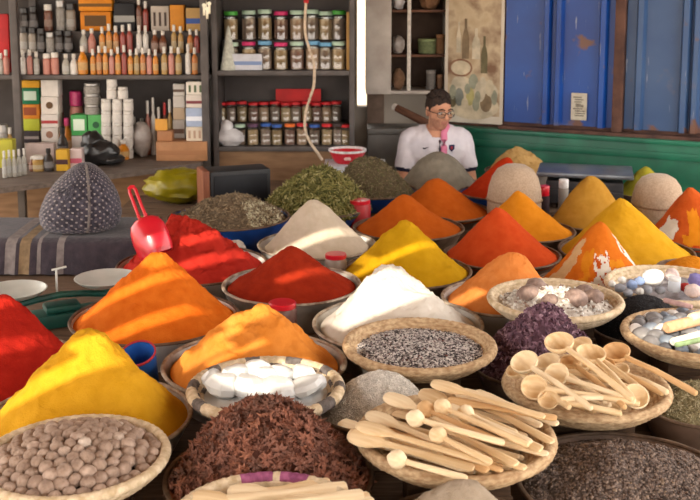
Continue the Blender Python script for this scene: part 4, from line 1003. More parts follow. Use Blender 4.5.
# ================================================================ SHELVES AT THE BACK
M_shelf=mat('shelf_metal',(92,86,84),(74,69,68),scale=8,rough=.5,metal=.2,bump=.03,bscale=20); M_back=mat('shelf_back',(82,76,74),(66,61,60),scale=4,rough=.75)
M_cnt=mat('counter_wood',(118,106,98),(92,82,76),scale=6,rough=.6,stretch=(1,8,8)); M_brd=mat('brown_board',(138,108,80),(116,88,64),scale=5,rough=.7,stretch=(1,1,6))
ZU=1.24; ZC=.725
t=thing('shelving_unit','grey metal shelving crowded with bottles and boxes at back left','shelf',(0,0,0))
for x in (-2.007,-.872):
    m=MB(); m.rbox(x-.022,5.985,0.001,x+.022,6.03,2.3,.004); m.build('upright',M_shelf,t)
    m=MB(); m.rbox(x-.022,6.36,0.001,x+.022,6.395,2.3,.004); m.build('upright',M_shelf,t)
for z in (ZU,1.80):
    m=MB(); m.rbox(-2.62,6.031,z-.026,-.85,6.359,z,.003); m.build('shelf_board',M_shelf,t)
m=MB(); m.box(-2.62,6.396,.0,-.85,6.41,2.3); m.build('back_panel',M_back,t)
for z,y0 in ((.125,6.13),(.255,6.245)):
    m=MB(); m.rbox(-1.983,y0,ZU+.001,-.896,6.358,ZU+z,.003); m.build('step',M_shelf,t)
m=MB(); P_=[(-.895,5.90),(-1.86,5.11),(-2.62,4.48),(-2.62,6.358),(-.895,6.358)]
m.add([(x,y,ZC-.03) for x,y in P_]+[(x,y,ZC) for x,y in P_],[(4,3,2,1,0),(5,6,7,8,9),(0,1,6,5),(1,2,7,6),(2,3,8,7),(3,4,9,8),(4,0,5,9)]); m.build('counter_board',M_cnt,t,smooth=False)
m=MB(); m.box(-2.6,6.2,.001,-.895,6.22,ZC-.031); m.build('lower_panel',M_brd,t)
# bottle templates
def bmat(n,c,r=.3): return mat('bot_'+n,c,tuple(int(x*.8) for x in c),scale=20,rough=r,spec=.5)
BT={'amber':((196,116,34),'w'),'orange':((214,134,26),'w'),'pink':((196,128,112),'w'),'red':((150,56,40),'w'),'brown':((116,66,40),'w'),'dark':((48,40,38),'k'),'clear':((176,172,160),'w'),'grey':((142,136,130),'g'),'white':((222,216,208),'w'),'black-capped':((150,140,128),'k'),'honey':((176,138,70),'w')}
CAPS={'w':('white',bmat('cap_w',(226,220,212))),'k':('black',bmat('cap_k',(34,32,34))),'g':('silver',mat('bot_cap_g',(160,158,156),rough=.35,metal=.7)),'r':('red',bmat('cap_r',(186,36,36))),'p':('pink',bmat('cap_p',(206,60,120)))}
BPROT={}
def bottle(kind,shape,x,y,z,h,r,label,group,cap=None):
    c,cp=BT[kind]; cp=cap or cp; key=(kind,shape,cp)
    if key not in BPROT:
        t=thing('bottle','', 'bottle',(0,0,0)); m=MB(); 
        if shape=='slim': pr=[(.42,0),(.46,.02),(.46,.58),(.40,.66),(.20,.72),(.18,.76)]; cr=(.26,.76,1.0)
        elif shape=='jar': pr=[(.46,0),(.5,.03),(.5,.68),(.44,.74),(.42,.76)]; cr=(.47,.765,1.0)
        else: pr=[(.46,0),(.5,.03),(.5,.50),(.34,.66),(.2,.74),(.2,.80)]; cr=(.25,.80,1.0)
        # unit height 1, unit width 1
        m.lathe([(max(.001,a),b) for a,b in pr],n=14); m.build('body',bmat(kind,c),t)
        m=MB(); m.lathe([(cr[0]*.96,cr[1]+.002),(cr[0],cr[1]+.02),(cr[0],cr[2]-.02),(cr[0]*.85,cr[2])],n=12); m.build('cap',CAPS[cp][1],t)
        if kind in('amber','orange','brown','clear','dark','honey','black-capped'):
            m=MB(); m.lathe([(.505 if shape!='slim' else .465,.16),(.508 if shape!='slim' else .468,.17),(.508 if shape!='slim' else .468,.42),(.505 if shape!='slim' else .465,.43)],n=14); m.build('paper_label',bmat('lab_'+kind,tuple(min(255,int(x*.5+100)) for x in c),.8),t)
        BPROT[key]=t; q=t; q.location=(x,y,z); q.scale=(2*r,2*r,h); q.rotation_euler=(0,0,random.uniform(0,6))
    else: q=dup(BPROT[key],(x,y,z),(0,0,random.uniform(0,6)),(2*r,2*r,h))
    q['label']=label; q['group']=group; q['category']='jar' if shape=='jar' else 'bottle'
    if shape=='jar': q.name='jar'
    return q
def xat(px,Y,z): 
    return at(px,0,Y=Y).x*1.0 if z is None else (px-350)/F*(Y*math.cos(TH)+(CZ-z)*math.sin(TH))
def brow(seq,Y,z,rowname,shelf,hs=.14):
    for i,(px,kind,shape,h,r) in enumerate(seq):
        cp=CAPS[BT[kind][1]][0]
        kn=kind if kind!='black-capped' else 'beige'
        nm='jar' if shape=='jar' else 'bottle'
        bottle(kind,shape,xat(px,Y,z+.05),Y,z+.001,h,r,'%s %s, %s cap, %s from left, %s, %s'%(kn,nm,cp,ORD[i],rowname.replace('the ',''),shelf.replace('the ','')),'bottles and jars in %s of %s'%(rowname,shelf))
R_=random.Random(4)
def seqn(spans):
    out=[]
    for (a,b_,kinds,shape,h,w) in spans:
        x=a+w/2
        while x<b_-w/2+.5:
            k=R_.choice(kinds); out.append((x,k,shape,h*R_.uniform(.95,1.15),w/2*.0060*.98)); x+=w+.05
    return out
US='the left upper shelf'
brow(seqn([(20,43,['clear','white','clear','pink'],'slim',.145,6.6),(43,62,['grey','pink','brown'],'jar',.12,8),(62,78,['clear','white'],'round',.125,8),(78,89,['orange'],'round',.155,10),(90,160,['amber','pink','orange','amber','honey','red'],'slim',.155,6.2),(161,185,['pink','clear','honey'],'slim',.15,7),(185,203,['clear','white','amber'],'slim',.165,6.5)]),6.085,ZU,'the front row',US)
brow(seqn([(20,46,['dark','black-capped','grey'],'jar',.15,8.5),(46,80,['grey','dark','clear'],'jar',.13,9),(80,99,['pink','clear'],'round',.13,8),(99,136,['pink','orange','red','amber'],'slim',.165,6.8),(136,151,['white','honey'],'slim',.15,6.5),(151,171,['brown','red'],'round',.14,8),(171,186,['honey','white'],'slim',.17,6.5),(187,203,['amber','red'],'slim',.13,6.5)]),6.185,ZU+.125,'the middle row',US)
brow(seqn([(20,44,['black-capped','dark','grey'],'jar',.15,9),(44,56,['brown','dark'],'jar',.15,9),(56,78,['black-capped','grey'],'jar',.17,10),(136,150,['brown','red'],'slim',.19,6.5)]),6.295,ZU+.255,'the top row',US)
# boxes and packets of the upper shelf
def boxat(name,label,cat,x0,x1,ytop,Y,zb,color,depth=.08,group=None,decor=None,rz=0,soft=.004,kind_noise=0):
    xa=xat(x0,Y,zb+.05); xb=xat(x1,Y,zb+.05); zt=at((x0+x1)/2,ytop,Y=Y).z
    w=(xb-xa)/2; h=zt-zb-.001
    cn='pack_%d_%d_%d'%color; mm=mat(cn,color,tuple(int(c*.86) for c in color),scale=9,rough=.55)
    m=MB()
    if kind_noise: 
        m.rbox(-w,0,0,w,depth,h,min(soft*3,h*.3))
    else: m.rbox(-w,0,0,w,depth,h,soft)
    mats=[mm]
    if decor:
        dc,kind=decor; mats.append(mat('print_%d_%d_%d'%dc,dc,rough=.6))
        if kind=='disc': m.lathe([(min(w,h)*.42,0),(min(w,h)*.42,.001)],n=18,mi=1,M=Matrix.Translation((0,-.0003,h*.52))@Matrix.Rotation(PI/2,4,'X'))
        elif kind=='band': m.box(-w*.98,-.0012,h*.32,w*.98,-.0002,h*.55,1)
        elif kind=='panel': m.box(-w*.7,-.0012,h*.25,w*.7,-.0002,h*.8,1)
        elif kind=='figures':
            for q in (-.6,0,.6): m.box(q*w-.12*w,-.0012,h*.2,q*w+.14*w,-.0002,h*.75,1)
    o=m.build(name,mats,loc=((xa+xb)/2,Y,zb+.001),rot=(0,0,rz)); tag(o,label,cat,group); return zb+.001+h
Z3=ZU+.255
a=boxat('spice_packet','lower orange packet on the top row of left upper shelf','packet',80,111,11.5,6.28,Z3,(214,128,20),.07,decor=((92,64,30),'panel'),soft=.012)
boxat('spice_packet','upper orange packet lying on the other orange packet','packet',78,112,-3,6.28,a,(222,138,22),.07,decor=((110,76,30),'band'),soft=.012)
a=boxat('spice_packet','black glossy packet right of the orange packets, top row','packet',114,135,3,6.28,Z3,(34,34,38),.07,decor=((150,150,146),'band'),soft=.012)
boxat('carton','white carton printed with dark figures, top row of left shelf','box',151,169,6,6.28,Z3,(190,178,166),.07,decor=((72,58,54),'figures'))
boxat('carton','plain orange carton at right of the top row','box',170,184,5,6.28,Z3,(216,140,40),.07)
boxat('carton','tan and blue carton at the right end of top row','box',186,202,8,6.28,Z3,(196,158,98),.07,decor=((64,92,160),'band'))
# far left bay
brow([(1,'clear','slim',.13,.02),(6.5,'pink','slim',.15,.02),(-5,'amber','slim',.15,.02)],6.085,ZU,'the front row','the far left bay')
boxat('carton','tall red carton on the far left bay of the upper shelf','box',0,10,14,6.2,ZU,(176,30,34),.07)
# lower counter: stacks
def stack(x0,x1,Y,lst,name='carton',depth=.1):
    z=ZC
    for (yt,col,lab,dec) in lst: z=boxat(name,lab,'box',x0,x1,yt,Y,z,col,depth,decor=dec)
stack(21,39,6.14,[(143,(196,186,178),'grey-white carton at the foot of the leftmost carton stack',None),(131,(70,62,66),'dark carton in the leftmost carton stack',((170,160,156),'band')),(119,(190,196,60),'lime yellow carton in the leftmost carton stack',None),(104.5,(214,132,40),'orange carton in the leftmost carton stack',((140,70,40),'panel')),(88,(22,112,74),'green carton near the top of the leftmost carton stack',((190,206,190),'panel')),(80.5,(226,166,40),'small amber yellow carton topping the leftmost stack',None)])
stack(41,58,6.10,[(142,(214,200,190),'cream carton at the foot of the white carton stack',((120,70,64),'band')),(128,(222,212,204),'white carton second from bottom in the white stack',((150,110,90),'disc')),(114.5,(224,214,206),'white carton third from bottom in the white stack',((170,60,60),'band')),(97,(226,216,206),'white carton with round brown emblem in the white stack',((96,70,44),'disc')),(80,(222,214,206),'white carton topping the white carton stack',None)])
bottle('amber','round',xat(67,6.14,.9),6.14,ZC+.001,.24,.035,'amber bottle with pink cap beside the white carton stack','bottles on the lower counter','p')
bottle('pink','jar',xat(77,6.22,.9),6.22,ZC+.001,.40,.042,'tall rosy jar with pink cap behind the green cartons','bottles on the lower counter','p')
bottle('dark','round',xat(62,6.0,.8),6.02,ZC+.001,.20,.032,'dark bottle with black cap in front of white carton stack','bottles on the lower counter')
stack(72,103,6.06,[(136,(200,190,184),'pale carton under the two green cartons',None)])
zg=at(88,136,Y=6.06).z+.001
boxat('carton','left green carton of the pair behind the black bag','box',71,87,115,6.06,zg,(70,158,84),.1,decor=((206,220,200),'panel'))
zg2=boxat('carton','right green carton of the pair behind the black bag','box',88,104,115,6.06,zg,(86,170,92),.1,decor=((40,84,54),'disc'))
for i,yt in enumerate((104,93.5,83)):
    zz=[zg2+.001,at(93,104,Y=6.11).z+.001,at(93,93.5,Y=6.11).z+.001][i]; h=at(93,yt,Y=6.11).z-zz
    bottle('grey','jar',xat(93,6.11,1.0),6.11,zz,h,.05,['lowest','middle','topmost'][i]+' clear grey jar stacked on the right green carton','jars stacked on the green carton')
# pyramid of white pill jars
JY=6.07; ys=[158,145.5,133,120,108,97,87.5,78]; lay=[(106.5,117.5,128.5)]*5+[(112,123),(112,)]
nm_=['bottom','second','third','fourth','fifth','sixth','top']
for r_,xs in enumerate(lay):
    zb=ZC+.001+r_*.0735
    for i,x in enumerate(xs):
        w=['left','middle','right'][i] if len(xs)==3 else (['left','right'][i] if len(xs)==2 else 'single')
        q=bottle('white','jar',xat(x,JY,zb),JY,zb,.0725,.0315,'white pill jar, %s one in the %s tier of the white stack'%(w,nm_[r_]),'white pill jars stacked on the counter')
        if r_==1:
            pass
# cardboard and right-hand stacks
zb=boxat('cardboard_box','open-topped brown cardboard box at the right end of the counter','box',156,207,142,5.96,ZC,(178,128,88),.16,decor=((160,112,76),'band'))
boxat('cardboard_box','small brown cardboard box standing on the larger one','box',157,172,131,5.99,zb,(172,120,82),.08)
zz=boxat('carton','pale carton bundle of white rolls on the cardboard box','box',186,203,127,5.99,zb,(216,202,180),.08,decor=((170,140,120),'figures'))
zz=boxat('carton','pale blue pack under the white cartons at right','box',186,204,108,5.99,zz,(166,180,206),.08,decor=((220,224,232),'band'))
zz=boxat('carton','white carton with dark figures second from top at right','box',186,204,95,5.99,zz,(214,204,194),.08,decor=((120,60,66),'band'))
boxat('carton','white carton printed with dark figures topping the right stack','box',186,204,82,5.99,zz,(220,212,200),.08,decor=((80,96,70),'figures'))
stack(173,184.5,6.15,[(140,(196,170,140),'tan carton at the foot of the middle right stack',None),(120,(200,190,180),'pale carton second in the middle right stack',((110,84,70),'band')),(108,(206,180,150),'buff carton in the middle right stack',None),(96,(214,206,198),'white carton below the top of middle right stack',None),(84,(220,214,206),'white carton topping the middle right stack',((110,90,80),'band'))])
boxat('note_card','orange card standing on the small cardboard box','card',155,167,119,6.0,at(160,131,Y=5.99).z+.001,(222,160,70),.012,soft=.001)
for i,(x,k,h,cp) in enumerate([(148,'pink',.34,'w'),(153.5,'white',.36,'w'),(159,'amber',.30,'w'),(165,'brown',.33,'r'),(170,'honey',.35,'w')]):
    bottle(k,'slim',xat(x,6.2,.9),6.2,ZC+.001,h,.017,'tall %s bottle, %s from left behind the cardboard boxes'%(k,ORD[i]),'tall bottles behind the cardboard boxes',cp)
brow(seqn([(59,71,['honey','brown','pink'],'slim',.40,6.5),(104,112,['brown','honey'],'round',.30,8),(131,150,['clear','amber','honey'],'round',.22,7.5)]),6.30,ZC,'the back row','the left counter')
# front of counter
q=at(98,167,ZC)
m=MB(); m.blob((0,0,.075),(.115,.085,.076),28,18,noi=.16,fq=2.2,seed=2); m.blob((-.05,.02,.13),(.07,.06,.07),20,14,noi=.2,fq=2.2,seed=3); m.blob((.06,0,.035),(.085,.07,.034),20,14,noi=.12,seed=6)
add('plastic_bag','crumpled shiny black plastic bag on the counter edge','bag',m,mat('bag_black',(24,24,26),(34,34,36),scale=9,rough=.3,spec=.6,bump=.4,bscale=18),(q.x,q.y+.06,ZC+.002))
q=at(123,160,ZC); bottle('orange','round',q.x,q.y+.02,ZC+.001,.12,.035,'amber bottle right of the black plastic bag','bottles on the lower counter')
q=at(141,158,ZC); m=MB(); m.blob((0,0,.11),(.06,.05,.11),24,18,noi=.14,fq=2.2,seed=12); add('plastic_bag','clear greyish plastic bag standing by the cardboard box','bag',m,mat('bag_clear',(150,140,134),(186,178,172),scale=14,rough=.3,spec=.6,bump=.4,bscale=18),(q.x,q.y+.05,ZC+.002))
for i,(x,yb) in enumerate(((5,178),(10,177),(15,177),(20,176),(25,175))):
    q=at(x,yb,ZC); bottle('clear','slim',q.x,q.y,ZC+.001,.15,.0135,'small clear bottle, %s of five along the counter edge at left'%ORD[i],'clear bottles on the counter edge')
FC=[(26,54,144,5.86,(190,170,164),'low pinkish-white carton behind the small jars on the left counter',None),(56,68,150,5.62,(206,160,40),'yellow carton with dark band on the left counter',((70,40,40),'band')),(70,82,149,5.66,(212,190,186),'white and pink carton beside the black bag',((190,90,110),'band'))]
for x0,x1,yt,Y,c,lab,dec in FC: boxat('carton',lab,'box',x0,x1,yt,Y,ZC,c,.06,decor=dec)
for i,(x,k,h,r,lab) in enumerate([(39,'honey',.09,.035,'squat honey jar in front of the low pinkish carton'),(49,'dark',.13,.028,'dark bottle right of the squat honey jar'),(33,'brown',.085,.022,'small brown bottle left of the squat honey jar')]):
    q=at(x,171,ZC); bottle(k,'jar' if i==0 else 'round',q.x,q.y,ZC+.001,h,r,lab,'bottles on the lower counter')
brow([(-4,'amber','slim',.2,.025),(4,'grey','jar',.22,.03),(10.5,'honey','round',.2,.022)],6.0,ZC,'the only row','the far left counter')
boxat('carton','yellow-green carton at the far left end of the counter','box',-3,13,140,5.72,ZC,(176,170,50),.07)
# right shelving unit
t=thing('shelving_unit','grey shelving holding lidded glass jars behind the hanging cable','shelf',(0,0,0)); YR=6.1; ZR1=1.262; ZR2=.793
for x in (-.826,.012):
    m=MB(); m.rbox(x-.016,YR,.001,x+.016,6.45,2.3,.004); m.build('upright',M_shelf,t)
m=MB(); m.box(-.809,6.436,.001,-.005,6.45,2.3); m.build('back_panel',M_back,t)
for z in (ZR1,ZR2,1.8): m=MB(); m.rbox(-.809,YR-.01,z-.03,-.005,6.435,z,.003); m.build('shelf_board',M_shelf,t)
for z,y0 in ((ZR1,6.26),(ZR2,6.24)): m=MB(); m.rbox(-.80,y0,z+.001,-.012,6.434,z+(.175 if z==ZR1 else .125),.003); m.build('step',M_back,t)
m=MB(); m.box(-.809,YR+.01,.001,-.005,YR+.03,ZR2-.031); m.build('base_panel',M_brd,t)
LID={'green':(70,160,60),'mint':(170,196,176),'pink':(190,36,98),'blue':(96,150,186),'deep blue':(50,88,160),'red':(186,34,40),'orange':(222,110,40),'purple':(92,64,90),'dark':(60,50,50)}
CONT=[(184,152,124),(142,106,92),(172,146,108),(158,136,122),(198,168,128),(134,114,100)]
JG=glassmat('jar_glass',(238,240,238),.12)
JP={}
def gjar(x,y,z,r,h,lid,ci,label,group):
    key=(lid,ci)
    if key not in JP:
        t=thing('jar','','jar',(0,0,0)); c=CONT[ci]
        m=MB(); m.lathe([(.46,.02),(.47,.04),(.47,.7),(.45,.72)],n=18); m.build('contents',mat('cont_%d'%ci,c,tuple(int(v*.75) for v in c),scale=40 ,rough=.8,bump=.3,bscale=60),t)
        m=MB(); m.lathe([(.47,0),(.5,.02),(.5,.26),(.488,.28),(.5,.30),(.5,.5),(.488,.52),(.5,.54),(.5,.80),(.43,.86)],n=20); m.build('glass',JG,t)
        m=MB(); m.lathe([(.46,.862),(.48,.87),(.48,.98),(.44,1.0)],n=20); m.build('lid',mat('lid_'+lid.replace(' ','_'),LID[lid],rough=.4),t)
        JP[key]=t; q=t; q.location=(x,y,z); q.scale=(2*r,2*r,h)
    else: q=dup(JP[key],(x,y,z),None,(2*r,2*r,h))
    q['label']=label; q['group']=group; q['category']='jar'
def jrow(xs,lids,Y,z,r,h,rn,sn):
    for i,(x,l) in enumerate(zip(xs,lids)):
        gjar(xat(x,Y,z+.05),Y,z+.001,r,h*(1+.03*((i*7)%3-1)),l,(i*5+len(rn))%6,'glass jar, %s lid, %s from left, %s row, %s'%(l,ORD[i],rn,sn),'glass jars in the %s row, %s'%(rn,sn))
jrow([232,249,265,281,297,312.5,325.5,338.5],['mint','pink','blue','pink','mint','blue','blue','mint'],6.185,ZR1,.0445,.172,'front','right upper shelf')
jrow([231,249,265,281,297,312,326,339],['green','mint','mint','pink','mint','mint','mint','green'],6.33,ZR1+.175,.046,.185,'back','right upper shelf')
jrow([240,253,266,277,290,302,314.5,327,338,346],['mint','purple','deep blue','deep blue','orange','red','deep blue','red','dark','red'],6.17,ZR2,.035,.132,'front','right lower shelf')
jrow([221,231,242,253.5,264,275,286,296,307,317,327,336.5],['red']*12,6.32,ZR2+.125,.034,.128,'back','right lower shelf')
boxat('storage_tub','shallow white-blue plastic tub before the jars on right upper shelf','tub',231,262,54,6.12,ZR1,(204,206,216),.03,decor=((120,140,180),'band'))
boxat('sign_board','red board standing behind the red-lidded jars','board',276,321,89,6.38,ZR2+.125,(190,30,30),.01,decor=((150,20,24),'band'),soft=.001)
boxat('wooden_board','yellowish upright slat at right end of the upper jar shelf','board',346.5,351.5,12,6.13,ZR1,(186,146,84),.02,soft=.001)
m=MB(); m.blob((0,0,.05),(.085,.05,.055),24,16,noi=.2,fq=2.6,seed=21); m.blob((-.02,.0,.11),(.04,.03,.05),16,12,noi=.2,fq=2.6,seed=22); q=xat(230,6.12,.8)
add('plastic_bag','crumpled white plastic bag on the right lower shelf','bag',m,mat('bag_white2',(206,204,206),(184,180,182),scale=12,rough=.35,spec=.5,bump=.4,bscale=20),(q,6.14,ZR2+.001))
m=MB(); m.lathe([(.05,0),(.052,.02),(.03,.14),(.008,.26),(.002,.27)],n=20); add('paper_cone','pale paper cone at left end of the right upper shelf','cone',m,cm('paper_pale',(200,202,190)),(-.745,6.15,ZR1+.001))
m=MB()
m.tube([(0,0,0),(0,-.012,-.02),(0,-.014,-.05)],.004,6)
for k,(dx,dz) in enumerate(((-.014,-.10),(.004,-.12),(.018,-.09))): m.rbox(dx-.007,-.018-.004*k,dz,dx+.007,-.0155-.004*k,dz+.06,.0008); m.lathe([(.012,0),(.012,.003)],n=12,M=Matrix.Translation((dx,-.0155-.004*k,dz+.06))@Matrix.Rotation(PI/2,4,'X'))
add('keys','bunch of silver keys hanging on the shelf post','keys',m,mat('key_metal',(196,190,170),rough=.35,metal=.8),(-.85,5.98,1.70))
# ================================================================ SETTING
M_floor=mat('ground',(196,178,150),(176,156,128),scale=1.2,rough=.95,bump=.2,bscale=20)
m=MB(); m.box(-150,-30,-.1,150,260,0); struct('floor',m,M_floor,smooth=False)
M_plaster=mat('plaster',(176,168,158),(150,142,132),scale=3,rough=.9,bump=.15,bscale=12,contrast=(.3,.75))
m=MB(); W=6.96
m.box(-4.5,W,.001,.05,W+.12,2.75); m.box(.118,W,.001,3.6,W+.12,2.75); m.box(.05,W,.001,.118,W+.12,.94); struct('wall_back',m,M_plaster,smooth=False)
m=MB(); m.rbox(.118,6.86,.001,.235,6.955,1.07,.004); struct('trim_1',m,M_dark)
# wall cabinet
M_cw=mat('cabinet_white',(186,178,170),(160,150,142),scale=6,rough=.6); M_ci=mat('cabinet_inside',(74,58,48),(56,42,34),scale=8,rough=.8); 
t=thing('wall_cabinet','open-fronted pale wall cabinet left of the poster','cabinet',(0,0,0)); x0,x1,y0,y1,zb,zt=.106,.655,6.62,6.95,1.085,2.2
m=MB(); m.box(x0,y1-.012,zb,x1,y1,zt); m.build('back_panel',M_ci,t)
m=MB(); m.rbox(x0,y0,zb-.02,x1,y1-.0125,zb,.003); m.rbox(x0,y0,zt,x1,y1-.0125,zt+.02,.003); m.rbox(x1-.016,y0+.001,zb+.001,x1,y1-.0125,zt-.001,.003); m.rbox(x0,y0+.001,zb+.001,x0+.016,y1-.0125,zt-.001,.003); m.build('carcass',M_cw,t)
m=MB(); m.rbox(x0,y0-.02,zb-.02,.272,y0-.0005,zt+.02,.003); m.build('door',M_cw,t)
m=MB(); m.rbox(.378,y0-.002,zb+.001,.402,y0+.02,zt-.001,.002); m.build('divider',cm('cab_div',(214,206,196)),t)
for z in (1.325,1.62): m=MB(); m.rbox(x0+.017,y0+.021,z-.016,x1-.017,y1-.013,z,.002); m.build('shelf_board',mat('cab_shelf',(98,64,46),(80,52,38),scale=9,rough=.7),t)
def cabj(label,x,y,z,r,h,c,cat='jar',nm='jar'):
    t=thing(nm,label,cat,(x,y,z+.001)); m=MB(); m.lathe([(r*.9,0),(r,.006),(r,h*.8),(r*.9,h*.83)],n=20); m.build('body',cm('cj_%d_%d_%d'%c,c),t); m=MB(); m.lathe([(r*1.03,h*.832),(r*1.03,h*.98),(r*.95,h)],n=20); m.build('lid',cm('cjl_%d_%d_%d'%c,tuple(min(255,int(v*1.25)) for v in c)),t)
cabj('grey cylinder tin on the lowest shelf of the wall cabinet',.545,6.72,1.085,.032,.13,(120,116,112)); cabj('small brown jar right of the grey tin, wall cabinet',.605,6.72,1.085,.02,.10,(126,96,74))
cabj('wide tub with green lid on the cabinet middle shelf',.52,6.74,1.325,.062,.10,(110,120,84),'tub','tub'); cabj('brown jar beside the green-lidded tub',.605,6.72,1.325,.028,.13,(132,98,70))
m=MB(); m.blob((0,0,.06),(.042,.04,.06),16,12,noi=.2,fq=2.4,seed=31); add('plastic_bag','pale crumpled plastic bag left of the cabinet divider, middle shelf','bag',m,MATS['bag_clear'],(.325,6.71,1.327))
m=MB(); m.blob((0,0,.07),(.042,.05,.07),16,12,noi=.2,fq=2.4,seed=33); add('plastic_bag','brown wrapped bundle left of the divider on cabinet bottom','bag',m,cm('bundle_brown',(136,104,80),bump=.4,bscale=20),(.325,6.71,1.087))
m=MB(); m.blob((0,0,.05),(.04,.04,.05),16,12,noi=.2,fq=2.4,seed=35); add('plastic_bag','grey crumpled bag left of divider on cabinet top shelf','bag',m,MATS['bag_white2'],(.325,6.71,1.622))
m=MB(); m.blob((0,0,.07),(.07,.05,.07),16,12,noi=.2,fq=2.4,seed=37); add('cloth_bag','brown cloth bag on the cabinet top shelf','bag',m,cm('bag_brown',(122,88,62),bump=.4,bscale=30),(.53,6.72,1.622))
# metal chest behind the man, stick on it
M_ch=mat('chest_grey',(128,126,122),(104,102,100),scale=5,rough=.5,metal=.3)
t=thing('metal_chest','grey metal chest against the back wall behind the man','chest',(.31,6.66,.001)); m=MB(); m.rbox(-.19,-.10,0,.19,.16,.80,.006); m.build('body',M_ch,t); m=MB(); m.rbox(-.195,-.105,.8005,.195,.165,.84,.006); m.build('lid',M_ch,t)
t=thing('club','brown wooden stick with white end resting on the grey chest','stick',(.27,6.60,.865)); 
a=at(393,106,Y=6.66); b_=at(434,127,Y=6.50); d=b_-a; L=d.length
t.location=a; t.rotation_euler=basis(d).to_euler(); m=MB(); m.tube([(.03,0,0),(.06,0,0),(L-.01,0,0),(L,0,0)],[.024,.026,.03,.024],12); m.build('shaft',mat('stick_brown',(112,76,58),(88,58,44),scale=9,stretch=(1,8,8),rough=.7),t)
m=MB(); m.tube([(0,0,0),(.006,0,0),(.0295,0,0)],[.018,.024,.024],12); m.build('end_wrap',cm('wrap_white',(216,208,200)),t)
# right wall line: blue doors over green panel
WO=Vector((.60,6.624,0)); WA=math.atan2(-.444,.896); WD_=Vector((math.cos(WA),math.sin(WA),0)); WN=Vector((-WD_.y,WD_.x,0))
WM=Matrix.Translation(WO)@Matrix.Rotation(WA,4,'Z')
def wl(px,py):
    d=ray(px,py); o=Vector((0,0,CZ)); t_=(WO-o).dot(WN)/d.dot(WN); p=o+d*t_; return (p-WO).dot(WD_),p.z
def wbuild(name,m,mats,**k): o=m.build(name,mats,**k); o.location=WO; o.rotation_euler=(0,0,WA); return o
def rusty(name,c,c2,rust,amt):
    m=bpy.data.materials.new(name); m.use_nodes=True; nt=m.node_tree; N=nt.nodes; L=nt.links; b=N['Principled BSDF']; b.inputs['Roughness'].default_value=.42; b.inputs['Specular IOR Level'].default_value=.5
    tc=N.new('ShaderNodeTexCoord')
    def nz(s,lo,hi,st=(1,1,1)):
        mp=N.new('ShaderNodeMapping'); mp.inputs['Scale'].default_value=st; L.new(tc.outputs['Object'],mp.inputs['Vector'])
        n=N.new('ShaderNodeTexNoise'); n.inputs['Scale'].default_value=s; n.inputs['Detail'].default_value=6; L.new(mp.outputs[0],n.inputs['Vector'])
        r=N.new('ShaderNodeMapRange'); r.inputs[1].default_value=lo; r.inputs[2].default_value=hi; L.new(n.outputs['Fac'],r.inputs[0]); return r.outputs[0]
    def mx(fac,a,bb):
        x=N.new('ShaderNodeMix'); x.data_type='RGBA'; L.new(fac,x.inputs['Factor'])
        for s,v in ((6,a),(7,bb)):
            if hasattr(v,'is_linked'): L.new(v,x.inputs[s])
            else: x.inputs[s].default_value=lin(v)
        return x.outputs[2]
    o=mx(nz(2.2,.4,.62),c,c2); o=mx(nz(3.1,.62,.70),o,(96,92,108)); o=mx(nz(9,.66,.72,(6,6,.6)),o,(130,138,160)); o=mx(nz(6,amt,amt+.06),o,rust)
    L.new(o,b.inputs['Base Color']); return m
M_bd=rusty('blue_paint',(6,54,128),(12,68,148),(104,70,56),.63); M_bd2=rusty('blue_paint_faded',(42,72,116),(56,84,124),(104,70,56),.64); M_grn=mat('green_paint',(10,92,68),(16,104,78),scale=4,rough=.45,spec=.5,c3=(12,84,64)); M_rust=mat('rusty_iron',(96,68,58),(66,46,42),scale=9,rough=.8,bump=.2,bscale=30)
sA,_=wl(506,60); sB,_=wl(615,60); sC,_=wl(626.5,60); zB=.908
def door(name,s0,s1,ribs,m_):
    m=MB(); xs=[s0]; 
    prof=[(s0,0)]
    for r,w in ribs: prof+=[(r-w,0),(r-w*.5,-.04),(r+w*.5,-.04),(r+w,0)]
    prof.append((s1,0)); n=len(prof); v=[]
    for z in (zB,2.45):
        for x,y in prof: v.append((x,y-.015,z))
        for x,y in prof: v.append((x,.0,z))
    f=[]
    for i in range(n-1):
        f.append((i,i+1,2*n+i+1,2*n+i)); f.append((n+i+1,n+i,3*n+i,3*n+i+1)); f.append((i+1,i,n+i,n+i+1)); f.append((2*n+i,2*n+i+1,3*n+i+1,3*n+i))
    f.append((0,2*n,3*n,n)); f.append((n-1,2*n-1,4*n-1,3*n-1)); m.add(v,f); o=wbuild(name,m,m_,smooth=False); o['kind']='structure'; return o
def ribs(l): return [(wl(p,60)[0],w) for p,w in l]
door('door_1',sA,sB,ribs([(548,.028),(560,.028),(604,.03)]),M_bd)
door('door_2',sC,sC+1.4,ribs([(641,.03),(686,.03),(697,.028),(740,.03),(790,.03)]),M_bd2)
m=MB(); m.rbox(sB+.004,-.06,zB-.02,sC-.004,.0,2.45,.004); o=wbuild('trim_2',m,M_rust); o['kind']='structure'
m=MB(); m.rbox(sA-.02,-.075,zB-.045,sC+1.4,.0,zB-.021,.004); o=wbuild('trim_3',m,M_rust); o['kind']='structure'
zG=.866
m=MB(); m.rbox(-.02,-.10,zG-.03,2.9,-.0,zG,.006); m.rbox(-.02,-.085,.001,2.9,-.0,zG-.0301,.004); m.rbox(.0,-.097,zG-.12,2.9,-.0851,zG-.075,.004); o=wbuild('wall_right',m,M_grn); o['kind']='structure'
m=MB(); m.box(.04,.001,.001,2.95,.08,2.6); o=wbuild('trim_4',m,M_rust,smooth=False); o['kind']='structure'
